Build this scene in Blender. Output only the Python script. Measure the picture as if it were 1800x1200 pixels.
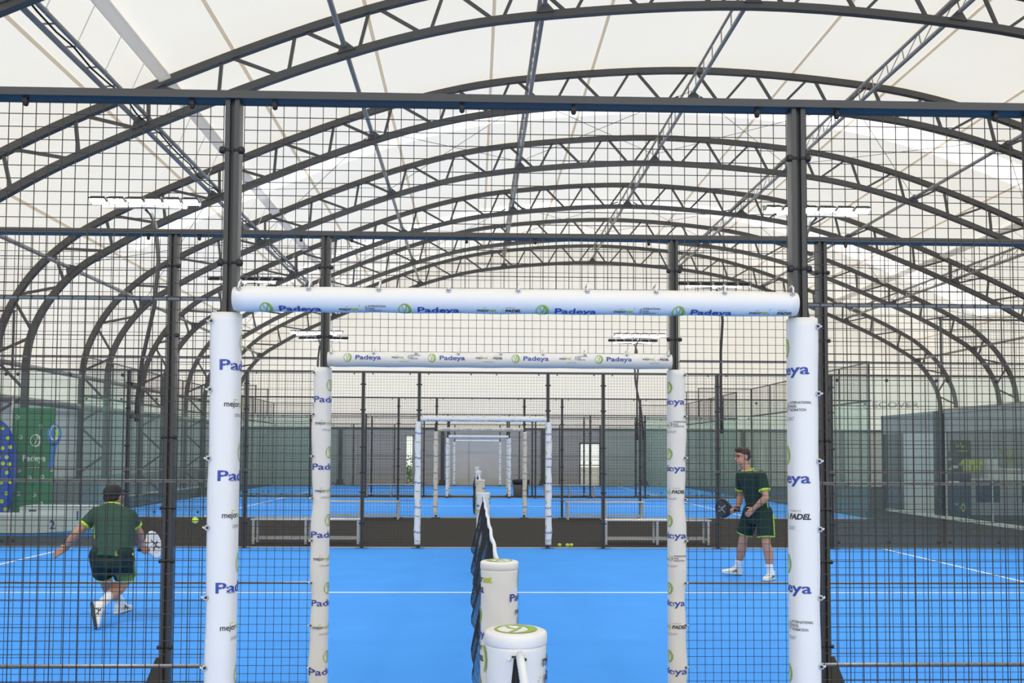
import bpy, bmesh, math, random
from mathutils import Vector, Matrix
random.seed(7)
for o in list(bpy.data.objects): bpy.data.objects.remove(o)
SC = bpy.context.scene
COL = SC.collection
PI = math.pi

# ------------------------------------------------------------------ camera
FPX = 1612.66
cam_d = bpy.data.cameras.new('camera'); cam = bpy.data.objects.new('camera', cam_d); COL.objects.link(cam)
cam_d.sensor_width = 36.0; cam_d.lens = FPX / 1800 * 36
cam_d.shift_x = (900 - 881.27) / 1800; cam_d.shift_y = (723.51 - 600) / 1800
cam_d.clip_start = 0.05; cam_d.clip_end = 400
def cam_axes(yaw, pitch, roll):
    cy, sy, cp, sp = math.cos(yaw), math.sin(yaw), math.cos(pitch), math.sin(pitch)
    F = Vector((sy*cp, cy*cp, sp)); R = Vector((cy, -sy, 0)); U = R.cross(F)
    c, s = math.cos(roll), math.sin(roll)
    return R*c + U*s, U*c - R*s, F
R_, U_, F_ = cam_axes(.0296979, .0447211, .0049091)
m = Matrix.Identity(4)
for i in range(3):
    m[i][0] = R_[i]; m[i][1] = U_[i]; m[i][2] = -F_[i]
m[0][3], m[1][3], m[2][3] = -.1649, 0, 1.63235
cam.matrix_world = m
SC.camera = cam

# ------------------------------------------------------------------ world, exposure
W = bpy.data.worlds.new('overcast_sky'); SC.world = W; W.use_nodes = True
bg = W.node_tree.nodes['Background']
bg.inputs[0].default_value = (1.0, .975, .915, 1); bg.inputs[1].default_value = 1.75
SC.view_settings.view_transform = 'Standard'; SC.view_settings.look = 'None'
SC.view_settings.gamma = 1; SC.view_settings.exposure = 0.2
SC.view_settings.use_curve_mapping = False

# ------------------------------------------------------------------ materials
MATS = {}
def mat(name, col, rough=.6, metal=0, spec=.5, var=0, scale=20, bump=0, bscale=200, alpha_noise=None):
    mm = bpy.data.materials.new(name); mm.use_nodes = True; MATS[name] = mm
    nt = mm.node_tree; b = nt.nodes['Principled BSDF']
    b.inputs['Base Color'].default_value = (*col, 1); b.inputs['Roughness'].default_value = rough
    b.inputs['Metallic'].default_value = metal; b.inputs['Specular IOR Level'].default_value = spec
    if var or bump:
        tc = nt.nodes.new('ShaderNodeTexCoord')
    if var:
        n = nt.nodes.new('ShaderNodeTexNoise'); n.inputs['Scale'].default_value = scale; n.inputs['Detail'].default_value = 6
        nt.links.new(tc.outputs['Object'], n.inputs['Vector'])
        mx = nt.nodes.new('ShaderNodeMix'); mx.data_type = 'RGBA'
        mx.inputs['A'].default_value = (*[max(0, c*(1-var)) for c in col], 1)
        mx.inputs['B'].default_value = (*[min(1, c*(1+var)) for c in col], 1)
        nt.links.new(n.outputs['Fac'], mx.inputs['Factor']); nt.links.new(mx.outputs['Result'], b.inputs['Base Color'])
    if bump:
        n2 = nt.nodes.new('ShaderNodeTexNoise'); n2.inputs['Scale'].default_value = bscale
        nt.links.new(tc.outputs['Object'], n2.inputs['Vector'])
        bp = nt.nodes.new('ShaderNodeBump'); bp.inputs['Strength'].default_value = bump; bp.inputs['Distance'].default_value = .01
        nt.links.new(n2.outputs['Fac'], bp.inputs['Height']); nt.links.new(bp.outputs['Normal'], b.inputs['Normal'])
    return mm
def emis(name, col, s):
    mm = mat(name, col, .4); b = mm.node_tree.nodes['Principled BSDF']
    b.inputs['Emission Color'].default_value = (*col, 1); b.inputs['Emission Strength'].default_value = s
    return mm
def membrane(name, col, fac, var=.02):
    mm = bpy.data.materials.new(name); mm.use_nodes = True; nt = mm.node_tree; nt.nodes.clear(); MATS[name] = mm
    out = nt.nodes.new('ShaderNodeOutputMaterial'); mix = nt.nodes.new('ShaderNodeMixShader')
    d = nt.nodes.new('ShaderNodeBsdfDiffuse'); t = nt.nodes.new('ShaderNodeBsdfTranslucent')
    n = nt.nodes.new('ShaderNodeTexNoise'); n.inputs['Scale'].default_value = .35; n.inputs['Detail'].default_value = 3
    tc = nt.nodes.new('ShaderNodeTexCoord'); nt.links.new(tc.outputs['Object'], n.inputs['Vector'])
    mx = nt.nodes.new('ShaderNodeMix'); mx.data_type = 'RGBA'
    mx.inputs['A'].default_value = (*[c*(1-var) for c in col], 1); mx.inputs['B'].default_value = (*[min(1, c*(1+var)) for c in col], 1)
    nt.links.new(n.outputs['Fac'], mx.inputs['Factor'])
    nt.links.new(mx.outputs['Result'], d.inputs['Color']); nt.links.new(mx.outputs['Result'], t.inputs['Color'])
    mix.inputs[0].default_value = fac
    nt.links.new(d.outputs[0], mix.inputs[1]); nt.links.new(t.outputs[0], mix.inputs[2]); nt.links.new(mix.outputs[0], out.inputs[0])
    return mm
def glassmat(name, tint, refl=1.45, haze=0.0, hcol=(.5, .6, .58)):
    mm = bpy.data.materials.new(name); mm.use_nodes = True; nt = mm.node_tree; nt.nodes.clear(); MATS[name] = mm
    out = nt.nodes.new('ShaderNodeOutputMaterial'); mix = nt.nodes.new('ShaderNodeMixShader')
    t = nt.nodes.new('ShaderNodeBsdfTransparent'); t.inputs[0].default_value = (*tint, 1)
    g = nt.nodes.new('ShaderNodeBsdfGlossy'); g.inputs['Roughness'].default_value = .02
    f = nt.nodes.new('ShaderNodeFresnel'); f.inputs['IOR'].default_value = refl
    ge = nt.nodes.new('ShaderNodeNewGeometry'); inv = nt.nodes.new('ShaderNodeMath'); inv.operation = 'SUBTRACT'; inv.inputs[0].default_value = 1
    mu = nt.nodes.new('ShaderNodeMath'); mu.operation = 'MULTIPLY'
    nt.links.new(ge.outputs['Backfacing'], inv.inputs[1]); nt.links.new(inv.outputs[0], mu.inputs[1]); nt.links.new(f.outputs[0], mu.inputs[0])
    nt.links.new(mu.outputs[0], mix.inputs[0])
    if haze:
        d = nt.nodes.new('ShaderNodeBsdfDiffuse'); d.inputs[0].default_value = (*hcol, 1)
        m2 = nt.nodes.new('ShaderNodeMixShader'); m2.inputs[0].default_value = haze
        nt.links.new(t.outputs[0], m2.inputs[1]); nt.links.new(d.outputs[0], m2.inputs[2])
        nt.links.new(m2.outputs[0], mix.inputs[1])
    else:
        nt.links.new(t.outputs[0], mix.inputs[1])
    nt.links.new(g.outputs[0], mix.inputs[2]); nt.links.new(mix.outputs[0], out.inputs[0])
    return mm

mat('turf', (.072, .345, .97), .85, spec=.1, var=.10, scale=1.3, bump=.25, bscale=260)
mat('line', (.88, .9, .93), .8, spec=.2)
mat('carpet', (.047, .045, .042), .95, spec=.1, var=.12, scale=60, bump=.3, bscale=300)
mat('kerb', (.42, .42, .42), .7, var=.1)
mat('steel', (.040, .039, .038), .45, spec=.5, var=.10, scale=8)
mat('arch_steel', (.085, .083, .080), .5, spec=.5, var=.08, scale=4)
mat('galv', (.36, .335, .31), .42, metal=.1, var=.12, scale=12)
mat('frame_grey', (.050, .049, .047), .42, spec=.5, var=.06, scale=10)
mat('wire', (.022, .016, .014), .5)
mat('bar', (.11, .105, .10), .28, spec=.8)
mat('vinyl', (.84, .815, .775), .42, spec=.45, var=.02, scale=9, bump=.05, bscale=14)
mat('vinyl_cream', (.80, .79, .76), .5, spec=.4, var=.02, scale=9)
mat('print_blue', (.035, .07, .36), .5)
mat('print_green', (.30, .46, .045), .5)
mat('print_lime', (.52, .60, .03), .5)
mat('print_black', (.03, .03, .035), .5)
mat('print_grey', (.30, .30, .32), .5)
mat('print_gold', (.6, .48, .12), .5)
mat('print_white', (.85, .87, .86), .5)
mat('net_black', (.012, .012, .013), .8)
mat('band', (.84, .85, .87), .6)
mat('alu', (.58, .59, .60), .38, metal=.35, var=.05)
mat('gable_grey', (.62, .61, .585), .85, var=.04, scale=1.5)
mat('dark_trim', (.09, .09, .092), .7)
mat('panel_white', (.62, .63, .62), .6, var=.04, scale=2)
mat('green_board', (.035, .235, .085), .6)
mat('board_blue', (.018, .085, .56), .55)
mat('racket_blue', (.03, .25, .72), .5)
mat('ball', (.62, .82, .08), .9, var=.1, scale=90)
mat('podium', (.72, .74, .75), .5)
mat('kiosk_panel', (.50, .52, .51), .6)
mat('kiosk_dark', (.045, .05, .055), .5)
mat('kiosk_grey', (.30, .32, .33), .6)
mat('navy', (.018, .028, .07), .5)
mat('neon', (.62, .72, .02), .7)
mat('concrete', (.42, .42, .42), .85, var=.1)
mat('white_box', (.82, .82, .82), .6)
mat('leaf', (.30, .33, .05), .7, var=.25)
mat('pot', (.50, .20, .10), .8)
mat('bush', (.08, .20, .04), .8, var=.3)
mat('ground', (.38, .36, .32), .95, var=.1)
mat('skin', (.50, .255, .165), .55, spec=.35, var=.07, scale=14)
mat('shirt_green', (.017, .042, .035), .8, spec=.2, var=.08, scale=30)
mat('shirt_back', (.034, .080, .058), .8, spec=.2, var=.08, scale=30)
mat('shorts_green', (.013, .036, .031), .8, spec=.2, var=.08, scale=30)
mat('lime_trim', (.45, .68, .05), .7)
mat('hair', (.045, .022, .013), .7, var=.25, scale=60)
mat('cap_black', (.016, .014, .014), .75)
mat('sock', (.84, .84, .84), .9)
mat('shoe_white', (.80, .80, .76), .65)
mat('sole', (.72, .72, .66), .8)
mat('sole_dark', (.05, .05, .05), .8)
mat('racket_black', (.018, .018, .02), .4)
mat('racket_white', (.82, .82, .82), .4)
def lattice(name, col, x0, x1, z0, z1, k=260):
    mm = MATS[name]; nt = mm.node_tree; b = nt.nodes['Principled BSDF']
    def M(op, a, c=None):
        n = nt.nodes.new('ShaderNodeMath'); n.operation = op
        for i_, v in enumerate((a, c)):
            if v is None: continue
            if isinstance(v, (int, float)): n.inputs[i_].default_value = v
            else: nt.links.new(v, n.inputs[i_])
        return n.outputs[0]
    tc = nt.nodes.new('ShaderNodeTexCoord'); sp = nt.nodes.new('ShaderNodeSeparateXYZ'); nt.links.new(tc.outputs['Object'], sp.inputs[0])
    x, z = sp.outputs['X'], sp.outputs['Z']
    u = M('MULTIPLY', x, k); w = M('MULTIPLY', z, k*.62)
    l1 = M('ABSOLUTE', M('SINE', M('ADD', u, w))); l2 = M('ABSOLUTE', M('SINE', M('SUBTRACT', u, w)))
    fx = M('DIVIDE', M('SUBTRACT', x, x0), x1-x0); fz = M('DIVIDE', M('SUBTRACT', z1, z), z1-z0)
    thr = M('SUBTRACT', 1.25, M('MULTIPLY', M('MINIMUM', fx, fz), .62))
    on = M('GREATER_THAN', M('MAXIMUM', l1, l2), thr)
    on = M('MULTIPLY', on, M('MULTIPLY', M('GREATER_THAN', fx, 0), M('GREATER_THAN', fz, 0)))
    mx = nt.nodes.new('ShaderNodeMix'); mx.data_type = 'RGBA'; src = b.inputs['Base Color'].links[0].from_socket
    nt.links.new(src, mx.inputs['A']); mx.inputs['B'].default_value = (*col, 1); nt.links.new(on, mx.inputs['Factor']); nt.links.new(mx.outputs['Result'], b.inputs['Base Color'])
mat('shorts_back', (.013, .036, .031), .8, spec=.2, var=.08, scale=30)
lattice('shirt_back', (.38, .55, .06), -3.60, -3.36, .56, .80); lattice('shorts_back', (.30, .42, .10), -3.66, -3.42, .36, .54)
mat('eye', (.02, .015, .012), .3)
mat('lip', (.35, .13, .10), .6)
mat('cap_green', (.05, .45, .12), .4)
mat('bottle', (.55, .65, .68), .2)
mat('sign_black', (.012, .012, .012), .5)
mat('bin_mesh', (.19, .185, .17), .6, var=.2, scale=40)
mat('bin_bag', (.012, .012, .013), .35)
emis('led', (1, .98, .94), 215)
membrane('pvc', (.85, .832, .785), .46)
membrane('seam', (.86, .75, .60), .55)
membrane('tray', (.95, .93, .90), .62)
membrane('pvc_wall', (.86, .845, .805), .50)
membrane('skylight', (.98, .985, 1.0), .82, .0)
glassmat('court_glass', (.91, .95, .935), 1.28, haze=.05, hcol=(.55, .66, .62))
glassmat('shop_glass', (.84, .87, .88), 1.30, haze=.045, hcol=(.40, .46, .47))

# ------------------------------------------------------------------ mesh helpers
class MB:
    def __init__(s): s.v = []; s.f = []
    def add(s, vs, fs):
        n = len(s.v); s.v += [tuple(v) for v in vs]; s.f += [tuple(i+n for i in f) for f in fs]; return s
    def box(s, c, d, M=None):
        x, y, z = d[0]/2, d[1]/2, d[2]/2
        vs = [Vector((a*x, b*y, e*z)) for a in (-1, 1) for b in (-1, 1) for e in (-1, 1)]
        if M is not None: vs = [M @ v for v in vs]
        vs = [v + Vector(c) for v in vs]
        return s.add(vs, [(0, 1, 3, 2), (4, 6, 7, 5), (0, 4, 5, 1), (2, 3, 7, 6), (0, 2, 6, 4), (1, 5, 7, 3)])
    def bx(s, x0, x1, y0, y1, z0, z1):
        return s.box(((x0+x1)/2, (y0+y1)/2, (z0+z1)/2), (x1-x0, y1-y0, z1-z0))
    def tube(s, pts, r, n=6, cap=True, r2=None):
        pts = [Vector(p) for p in pts]; N = len(pts)
        rs = r if isinstance(r, (list, tuple)) else [r]*N
        t0 = (pts[1]-pts[0]).normalized()
        up = Vector((0, 0, 1)) if abs(t0.z) < .9 else Vector((0, 1, 0))
        a = t0.cross(up).normalized(); vs = []; fs = []
        for i, q in enumerate(pts):
            t = (pts[min(i+1, N-1)] - pts[max(i-1, 0)]).normalized()
            a = (a - t*a.dot(t)).normalized(); b = t.cross(a)
            for k in range(n):
                w = 2*PI*(k+.5)/n
                vs.append(q + (a*math.cos(w) + b*math.sin(w)*(r2 or 1))*rs[i])
        for i in range(N-1):
            for k in range(n):
                fs.append((i*n+k, i*n+(k+1) % n, (i+1)*n+(k+1) % n, (i+1)*n+k))
        if cap: fs += [tuple(range(n))[::-1], tuple(range((N-1)*n, N*n))]
        return s.add(vs, fs)
    def lathe(s, prof, n=24, c=(0, 0, 0)):
        vs = []; fs = []
        for (r, z) in prof:
            for k in range(n):
                w = 2*PI*k/n; vs.append((c[0]+r*math.cos(w), c[1]+r*math.sin(w), c[2]+z))
        for i in range(len(prof)-1):
            for k in range(n): fs.append((i*n+k, i*n+(k+1) % n, (i+1)*n+(k+1) % n, (i+1)*n+k))
        fs += [tuple(range(n))[::-1], tuple(range((len(prof)-1)*n, len(prof)*n))]
        return s.add(vs, fs)
    def sphere(s, c, r, nu=12, nv=8, sc=(1, 1, 1)):
        prof = [(r*math.sin(PI*i/nv), -r*math.cos(PI*i/nv)) for i in range(nv+1)]
        prof[0] = (r*.02, -r); prof[-1] = (r*.02, r)
        t = MB(); t.lathe(prof, nu)
        return s.add([(c[0]+x*sc[0], c[1]+y*sc[1], c[2]+z*sc[2]) for x, y, z in t.v], t.f)
    def sweep(s, sec_list, closed=True, cap=True):
        n = len(sec_list[0]); vs = [p for sec in sec_list for p in sec]; fs = []
        for i in range(len(sec_list)-1):
            for k in range(n if closed else n-1):
                fs.append((i*n+k, i*n+(k+1) % n, (i+1)*n+(k+1) % n, (i+1)*n+k))
        if cap and closed: fs += [tuple(range(n))[::-1], tuple(range((len(sec_list)-1)*n, len(sec_list)*n))]
        return s.add(vs, fs)
    def mesh(s, name, mt, smooth=False):
        me = bpy.data.meshes.new(name); me.from_pydata(s.v, [], s.f)
        if mt: me.materials.append(MATS[mt])
        bm = bmesh.new(); bm.from_mesh(me); bmesh.ops.recalc_face_normals(bm, faces=bm.faces); bm.to_mesh(me); bm.free()
        if smooth: me.shade_smooth()
        return me
    def build(s, name, mt, parent=None, smooth=False, loc=None):
        return link(name, s.mesh(name, mt, smooth), parent, loc)
def link(name, me, parent=None, loc=None):
    o = bpy.data.objects.new(name, me); COL.objects.link(o)
    if parent is not None: o.parent = parent
    if loc is not None: o.location = loc
    return o
def tag(o, label=None, cat=None, group=None, kind=None):
    if label: o['label'] = label
    if cat: o['category'] = cat
    if group: o['group'] = group
    if kind: o['kind'] = kind
    return o
def thing(name, loc, label, cat, group=None):
    o = bpy.data.objects.new(name, None); COL.objects.link(o); o.location = loc; o.empty_display_size = .1
    return tag(o, label, cat, group)
KIDS = {}
def copy_tree(o, parent=None, mirror=False):
    c = o.copy(); COL.objects.link(c); c.parent = parent
    for ch in [x for x in o.children]: copy_tree(ch, c)
    return c
def seg_obj(name, me, p0, p1, w, parent, loc0=Vector((0, 0, 0))):
    """unit bar mesh (1 long in Z, 1x1 section) stretched from p0 to p1"""
    p0, p1 = Vector(p0), Vector(p1); d = p1 - p0
    o = bpy.data.objects.new(name, me); COL.objects.link(o); o.parent = parent
    o.location = p0; o.rotation_mode = 'QUATERNION'; o.rotation_quaternion = Vector((0, 0, 1)).rotation_difference(d.normalized())
    o.scale = (w, w, d.length)
    return o
UNIT_BAR = MB().bx(-.5, .5, -.5, .5, 0, 1).mesh('unit_bar', 'arch_steel')
UNIT_ROD = MB().tube([(0, 0, 0), (0, 0, 1)], .5, 8).mesh('unit_rod', 'galv', True)
UNIT_CABLE = MB().tube([(0, 0, 0), (0, 0, 1)], .5, 5).mesh('unit_cable', 'arch_steel', True)

def ellipse_poly(cx, cy, rx, ry, n=40, rot=0):
    return [(cx + rx*math.cos(a)*math.cos(rot) - ry*math.sin(a)*math.sin(rot), cy + rx*math.cos(a)*math.sin(rot) + ry*math.sin(a)*math.cos(rot)) for a in [2*PI*i/n for i in range(n)]]
def ring2d(outer, inner):
    n = len(outer); return outer + inner, [(i, (i+1) % n, n+(i+1) % n, n+i) for i in range(n)]
def stroke2d(pts, w):
    vs = []; fs = []
    for i, (x, y) in enumerate(pts):
        a = pts[max(i-1, 0)]; b = pts[min(i+1, len(pts)-1)]; dx, dy = b[0]-a[0], b[1]-a[1]; L = math.hypot(dx, dy) or 1
        ww = w[i] if isinstance(w, list) else w
        vs += [(x-dy/L*ww/2, y+dx/L*ww/2), (x+dy/L*ww/2, y-dx/L*ww/2)]
    for i in range(len(pts)-1): fs.append((2*i, 2*i+1, 2*i+3, 2*i+2))
    return vs, fs
TXT = {}
def text2d(s, h, bold=0.0, shear=0.0, wide=1.0, align='CENTER', slices=5):
    """lettering as flat 2d mesh; h = capital height"""
    key = (s, round(h, 5), bold, shear, wide, align)
    if key in TXT: return TXT[key]
    cu = bpy.data.curves.new('t', 'FONT'); cu.body = s; cu.size = h/.70; cu.offset = bold*h; cu.shear = shear; cu.resolution_u = 3
    o = bpy.data.objects.new('t', cu); COL.objects.link(o)
    dg = bpy.context.evaluated_depsgraph_get(); me = o.evaluated_get(dg).to_mesh()
    bm = bmesh.new(); bm.from_mesh(me)
    for k in range(-1, slices+1):
        g = bm.verts[:] + bm.edges[:] + bm.faces[:]
        bmesh.ops.bisect_plane(bm, geom=g, plane_co=(0, h*k/slices, 0), plane_no=(0, 1, 0))
    xs = [v.co.x for v in bm.verts] or [0]
    off = {'CENTER': (min(xs)+max(xs))/2, 'LEFT': min(xs), 'RIGHT': max(xs)}[align]
    bm.verts.index_update()
    vs = [((v.co.x-off)*wide, v.co.y) for v in bm.verts]; fs = [[v.index for v in f.verts] for f in bm.faces]
    bm.free(); o.evaluated_get(dg).to_mesh_clear(); bpy.data.objects.remove(o); bpy.data.curves.remove(cu)
    TXT[key] = (vs, fs); return vs, fs
def shift2d(g, dx, dy, sc=1): return [(x*sc+dx, y*sc+dy) for x, y in g[0]], g[1]
# ---- the printed marks, each a list of (2d geometry, material)
def mark_ring(w):
    out = [(ring2d(ellipse_poly(0, 0, w*.5, w*.56), ellipse_poly(-w*.07, w*.0, w*.36, w*.47)), 'print_green')]
    L = [(-w*.22, w*.36), (-w*.16, w*.1), (-w*.02, -w*.04)]
    out.append((stroke2d([(w*.14, w*.40), (w*.10, w*.12), (-w*.02, -w*.18), (-w*.16, -w*.44)], w*.07), 'print_green'))
    out.append((stroke2d([(-w*.20, w*.40), (-w*.15, w*.14), (-w*.01, -w*.02)], w*.06), 'print_green'))
    return out
def mark_word(h, wide=1.55): return [(text2d('Padeya', h, .026, 0, wide), 'print_blue')]
def mark_mejor(h, left=0, grey=True):
    a = text2d('mejor', h, .02, 0, .92, 'LEFT'); w1 = max(x for x, y in a[0]); b = text2d('set', h*1.05, .03, 0, .92, 'LEFT'); w2 = max(x for x, y in b[0])
    o = [(shift2d(a, left, 0), 'print_black'), (shift2d(b, left+w1+h*.12, 0), 'print_lime')]
    o.append(((([(left+w1*.52, h*1.18), (left+w1*.78, h*1.18), (left+w1*.76, h*1.32), (left+w1*.5, h*1.30)]), [(0, 1, 2, 3)]), 'print_lime'))
    return o, left+w1+w2+h*.2
def mark_fed(h, left=0):
    o = []
    for i, s in enumerate(('INTERNATIONAL', 'PADEL', 'FEDERATION')):
        o.append((shift2d(text2d(s, h*.30, .012, 0, .78, 'LEFT', 2), left+h*.55, h*.72-i*h*.42), 'print_black'))
    for r, w in ((.50, .07), (.36, .05), (.22, .04)):
        pts = [(left-h*.12+h*r*math.cos(a)*.9, h*.42+h*r*1.15*math.sin(a)) for a in [-.95+1.9*i/8 for i in range(9)]]
        o.append((stroke2d(pts, h*w), 'print_black' if r > .4 else 'print_grey'))
    return o
def mark_premier(h, left=0):
    o = [(shift2d(text2d('PADEL', h*.62, .05, .25, 1.05, 'LEFT', 3), left+h*.45, 0), 'print_black'),
         (shift2d(text2d('P R E M I E R', h*.2, .01, 0, 1, 'LEFT', 1), left+h*.55, h*.86), 'print_grey')]
    for k in range(6):
        a = k*PI/3; o.append(((ellipse_poly(left+h*.02+h*.24*math.cos(a), h*.32+h*.26*math.sin(a), h*.06, h*.06, 8), [tuple(range(8))]), 'print_gold'))
    return o
def mark_court(h, right=False): return [(text2d('OFFICIAL COURT', h, .0, 0, .8, 'CENTER', 1), 'print_grey')]
def put_marks(marks, fmap, parent, name):
    """marks: list of (geom, material, du, dv) -> one mesh per material mapped onto the surface by fmap(u, v)"""
    by = {}
    for g, mt, du, dv in marks:
        by.setdefault(mt, MB()).add([fmap(u+du, v+dv) for u, v in g[0]], g[1])
    return [b.build(name, mt, parent) for mt, b in by.items()]
def at(ms, du, dv): return [(g, mt, du, dv) for g, mt in ms]

# ------------------------------------------------------------------ layout
Y1, Y2, Y3, Y4, Y5, Y6, Y7 = 3.566, 5.822, 15.822, 23.24, 33.24, 35.15, 45.15
FENCES = [Y1, Y2, Y3, Y4, Y5, Y6, Y7]
COURTS = [(Y1-10, Y1), (Y2, Y3), (Y4, Y5), (Y6, Y7)]
ARCH_Y = [46.5 - 5.43*k for k in range(0, 11)][::-1]     # rising Y, last is the far gable
HALL_Y0, HALL_Y1 = ARCH_Y[0], 46.9
CX = 5.82
OUT = [(0, 12.22), (4.4, 11.93), (7.3, 11.39), (10.4, 10.36), (14.1, 8.80), (16.1, 7.80), (17.0, 7.20), (17.9, 6.30), (18.5, 5.25), (18.74, 4.3), (18.78, 3.0), (18.78, 0)]
INN = [(0, 11.36), (4.4, 11.07), (7.3, 10.56), (10.4, 9.53), (14.1, 7.96), (16.0, 6.93), (16.75, 6.40), (17.35, 5.70), (17.75, 4.96), (17.93, 4.2), (17.96, 3.0), (17.96, 0)]
def catmull(P, per=6):
    out = []
    for i in range(len(P)-1):
        p0 = P[i-1] if i else (-P[1][0], P[1][1]); p1 = P[i]; p2 = P[i+1]; p3 = P[i+2] if i+2 < len(P) else (2*P[-1][0]-P[-2][0], 2*P[-1][1]-P[-2][1])
        for k in range(per):
            t = k/per
            out.append(tuple(.5*((2*p1[j]) + (-p0[j]+p2[j])*t + (2*p0[j]-5*p1[j]+4*p2[j]-p3[j])*t*t + (-p0[j]+3*p1[j]-3*p2[j]+p3[j])*t**3) for j in (0, 1)))
    out.append(P[-1]); return out
def full(P):
    h = catmull(P); return [(-x, z) for x, z in h[:0:-1]] + h
OUTF, INNF = full(OUT), full(INN)
def arclen(P):
    s = [0]
    for a, b in zip(P, P[1:]): s.append(s[-1]+math.hypot(b[0]-a[0], b[1]-a[1]))
    return s
OS, IS = arclen(OUTF), arclen(INNF)
def on_curve(P, S, t):
    """t in 0..1 of the arc length"""
    L = t*S[-1]
    for i in range(len(S)-1):
        if S[i+1] >= L:
            k = (L-S[i])/(S[i+1]-S[i] or 1); return (P[i][0]+(P[i+1][0]-P[i][0])*k, P[i][1]+(P[i+1][1]-P[i][1])*k)
    return P[-1]
def z_at(P, dx):
    for a, b in zip(P, P[1:]):
        if a[0] <= dx <= b[0] and b[0] > a[0]: return a[1]+(b[1]-a[1])*(dx-a[0])/(b[0]-a[0])
    return 0
def offset_curve(P, d):
    out = []
    for i, (x, z) in enumerate(P):
        a = P[max(i-1, 0)]; b = P[min(i+1, len(P)-1)]; tx, tz = b[0]-a[0], b[1]-a[1]; L = math.hypot(tx, tz)
        out.append((x-tz/L*d, z+tx/L*d))
    return out

# ------------------------------------------------------------------ the hall
tag(MB().bx(-60, 80, -40, 110, -.4, -.03).build('ground', 'ground'), 'pale ground around the hall', 'ground', kind='structure')
tag(MB().bx(-12.6, 24.3, HALL_Y0, HALL_Y1, -.03, -.012).build('floor', 'carpet'), 'dark grey carpeted walkway floor between the blue courts', 'floor', kind='structure')
# membrane roof
SKIN = offset_curve(OUTF, .13)
SKIN = [p for p in SKIN if p[1] >= 2.95]
SKIN_I = [p for p in offset_curve(OUTF, .115) if p[1] >= 2.95]
def roof_patch(y0, y1, P=None):
    P = P or SKIN
    mb = MB(); ny = 2
    rows = [[(CX+x, y, z) for x, z in P] for y in (y0, y1)]
    return mb.sweep(rows, closed=False, cap=False)
STRIPS = []
for i in range(len(ARCH_Y)-1):
    if (len(ARCH_Y)-1-i) % 2 == 0 and ARCH_Y[i] > 20: STRIPS.append((ARCH_Y[i]+2.25, ARCH_Y[i]+3.55) if ARCH_Y[i] < 30 else (ARCH_Y[i]+2.6, ARCH_Y[i]+4.2))
ceil_mb = MB(); y = HALL_Y0
for a, b in STRIPS:
    ceil_mb.add(*(lambda t: (t.v, t.f))(roof_patch(y, a))); y = b
ceil_mb.add(*(lambda t: (t.v, t.f))(roof_patch(y, HALL_Y1)))
ceiling = tag(ceil_mb.build('ceiling', 'pvc', None, True), 'cream translucent membrane roof over the padel hall', 'roof', kind='structure')
for a, b in STRIPS:
    roof_patch(a, b, [q for q in SKIN if abs(q[0]) < 16.4]).build('skylight_strip', 'skylight', ceiling, True)
    for sd in (-1, 1):
        k_ = [q for q in SKIN if abs(q[0]) < 16.4]; edge = k_[0] if sd < 0 else k_[-1]
        side_p = [q for q in SKIN if q[0]*sd >= 16.4]
        side_p = side_p+[edge] if sd < 0 else [edge]+side_p
        roof_patch(a, b, side_p).build('membrane_strip', 'pvc', ceiling, True)
for k in range(-6, 7):
    dx = k*2.79
    if abs(dx) > 17.6 or k == 0: continue
    z = z_at(offset_curve(OUTF, .10), dx)
    sl = (z_at(OUTF, dx+.1)-z_at(OUTF, dx-.1))/.2; L = math.hypot(1, sl); tx, tz = 1/L, sl/L
    w = .042; sec = [(dx-tx*w, z-tz*w), (dx+tx*w, z+tz*w)]
    MB().sweep([[(CX+x, yy, zz) for x, zz in sec] for yy in (HALL_Y0, HALL_Y1)], closed=False, cap=False).build('membrane_seam', 'seam', ceiling)
# far gable: membrane above, grey panels below with two openings
GX0, GX1, GY = CX-18.85, CX+18.85, 46.75
poly = [(CX+x, GY, z) for x, z in SKIN] + [(GX1, GY, 2.85), (GX0, GY, 2.85)]
gable = tag(MB().add(poly, [tuple(range(len(poly)))]).build('wall_far', 'pvc_wall'), 'cream membrane gable wall at the far end of the hall', 'wall', kind='structure')
OPEN = [(-3.64, -3.22, 2.52), (5.2, 6.3, 2.17)]
xs = [GX0] + [v for o_ in OPEN for v in o_[:2]] + [GX1]
for i in range(0, len(xs), 2):
    a, b = xs[i], xs[i+1]; n = max(1, round((b-a)/2.5))
    MB().bx(a, b, GY+.03, GY+.05, 0, 2.85).build('leak_block_sheet', 'dark_trim', gable)  # added sheet, keeps outside light from leaking through the panel gaps
    for k in range(n):
        MB().bx(a+(b-a)*k/n+.008, a+(b-a)*(k+1)/n-.008, GY-.10, GY+.03, 0, 2.85).build('wall_panel', 'gable_grey', gable)
for a, b, h in OPEN: MB().bx(a, b, GY-.10, GY+.03, h, 2.85).build('wall_panel', 'gable_grey', gable)
MB().bx(GX0, GX1, GY-.16, GY-.05, 2.80, 2.90).build('top_trim', 'dark_trim', gable)
for x in (-6.9, -1.75, 3.35, 8.5, 13.6, 18.7):
    g = MB().bx(x-.09, x+.09, GY-.28, GY-.12, 0, 2.85).bx(x-.25, x+.25, GY-.36, GY-.04, 0, .05)
    g.bx(x-.16, x+.16, GY-.30, GY-.10, .05, .25).build('gable_post', 'arch_steel', gable)
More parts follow.
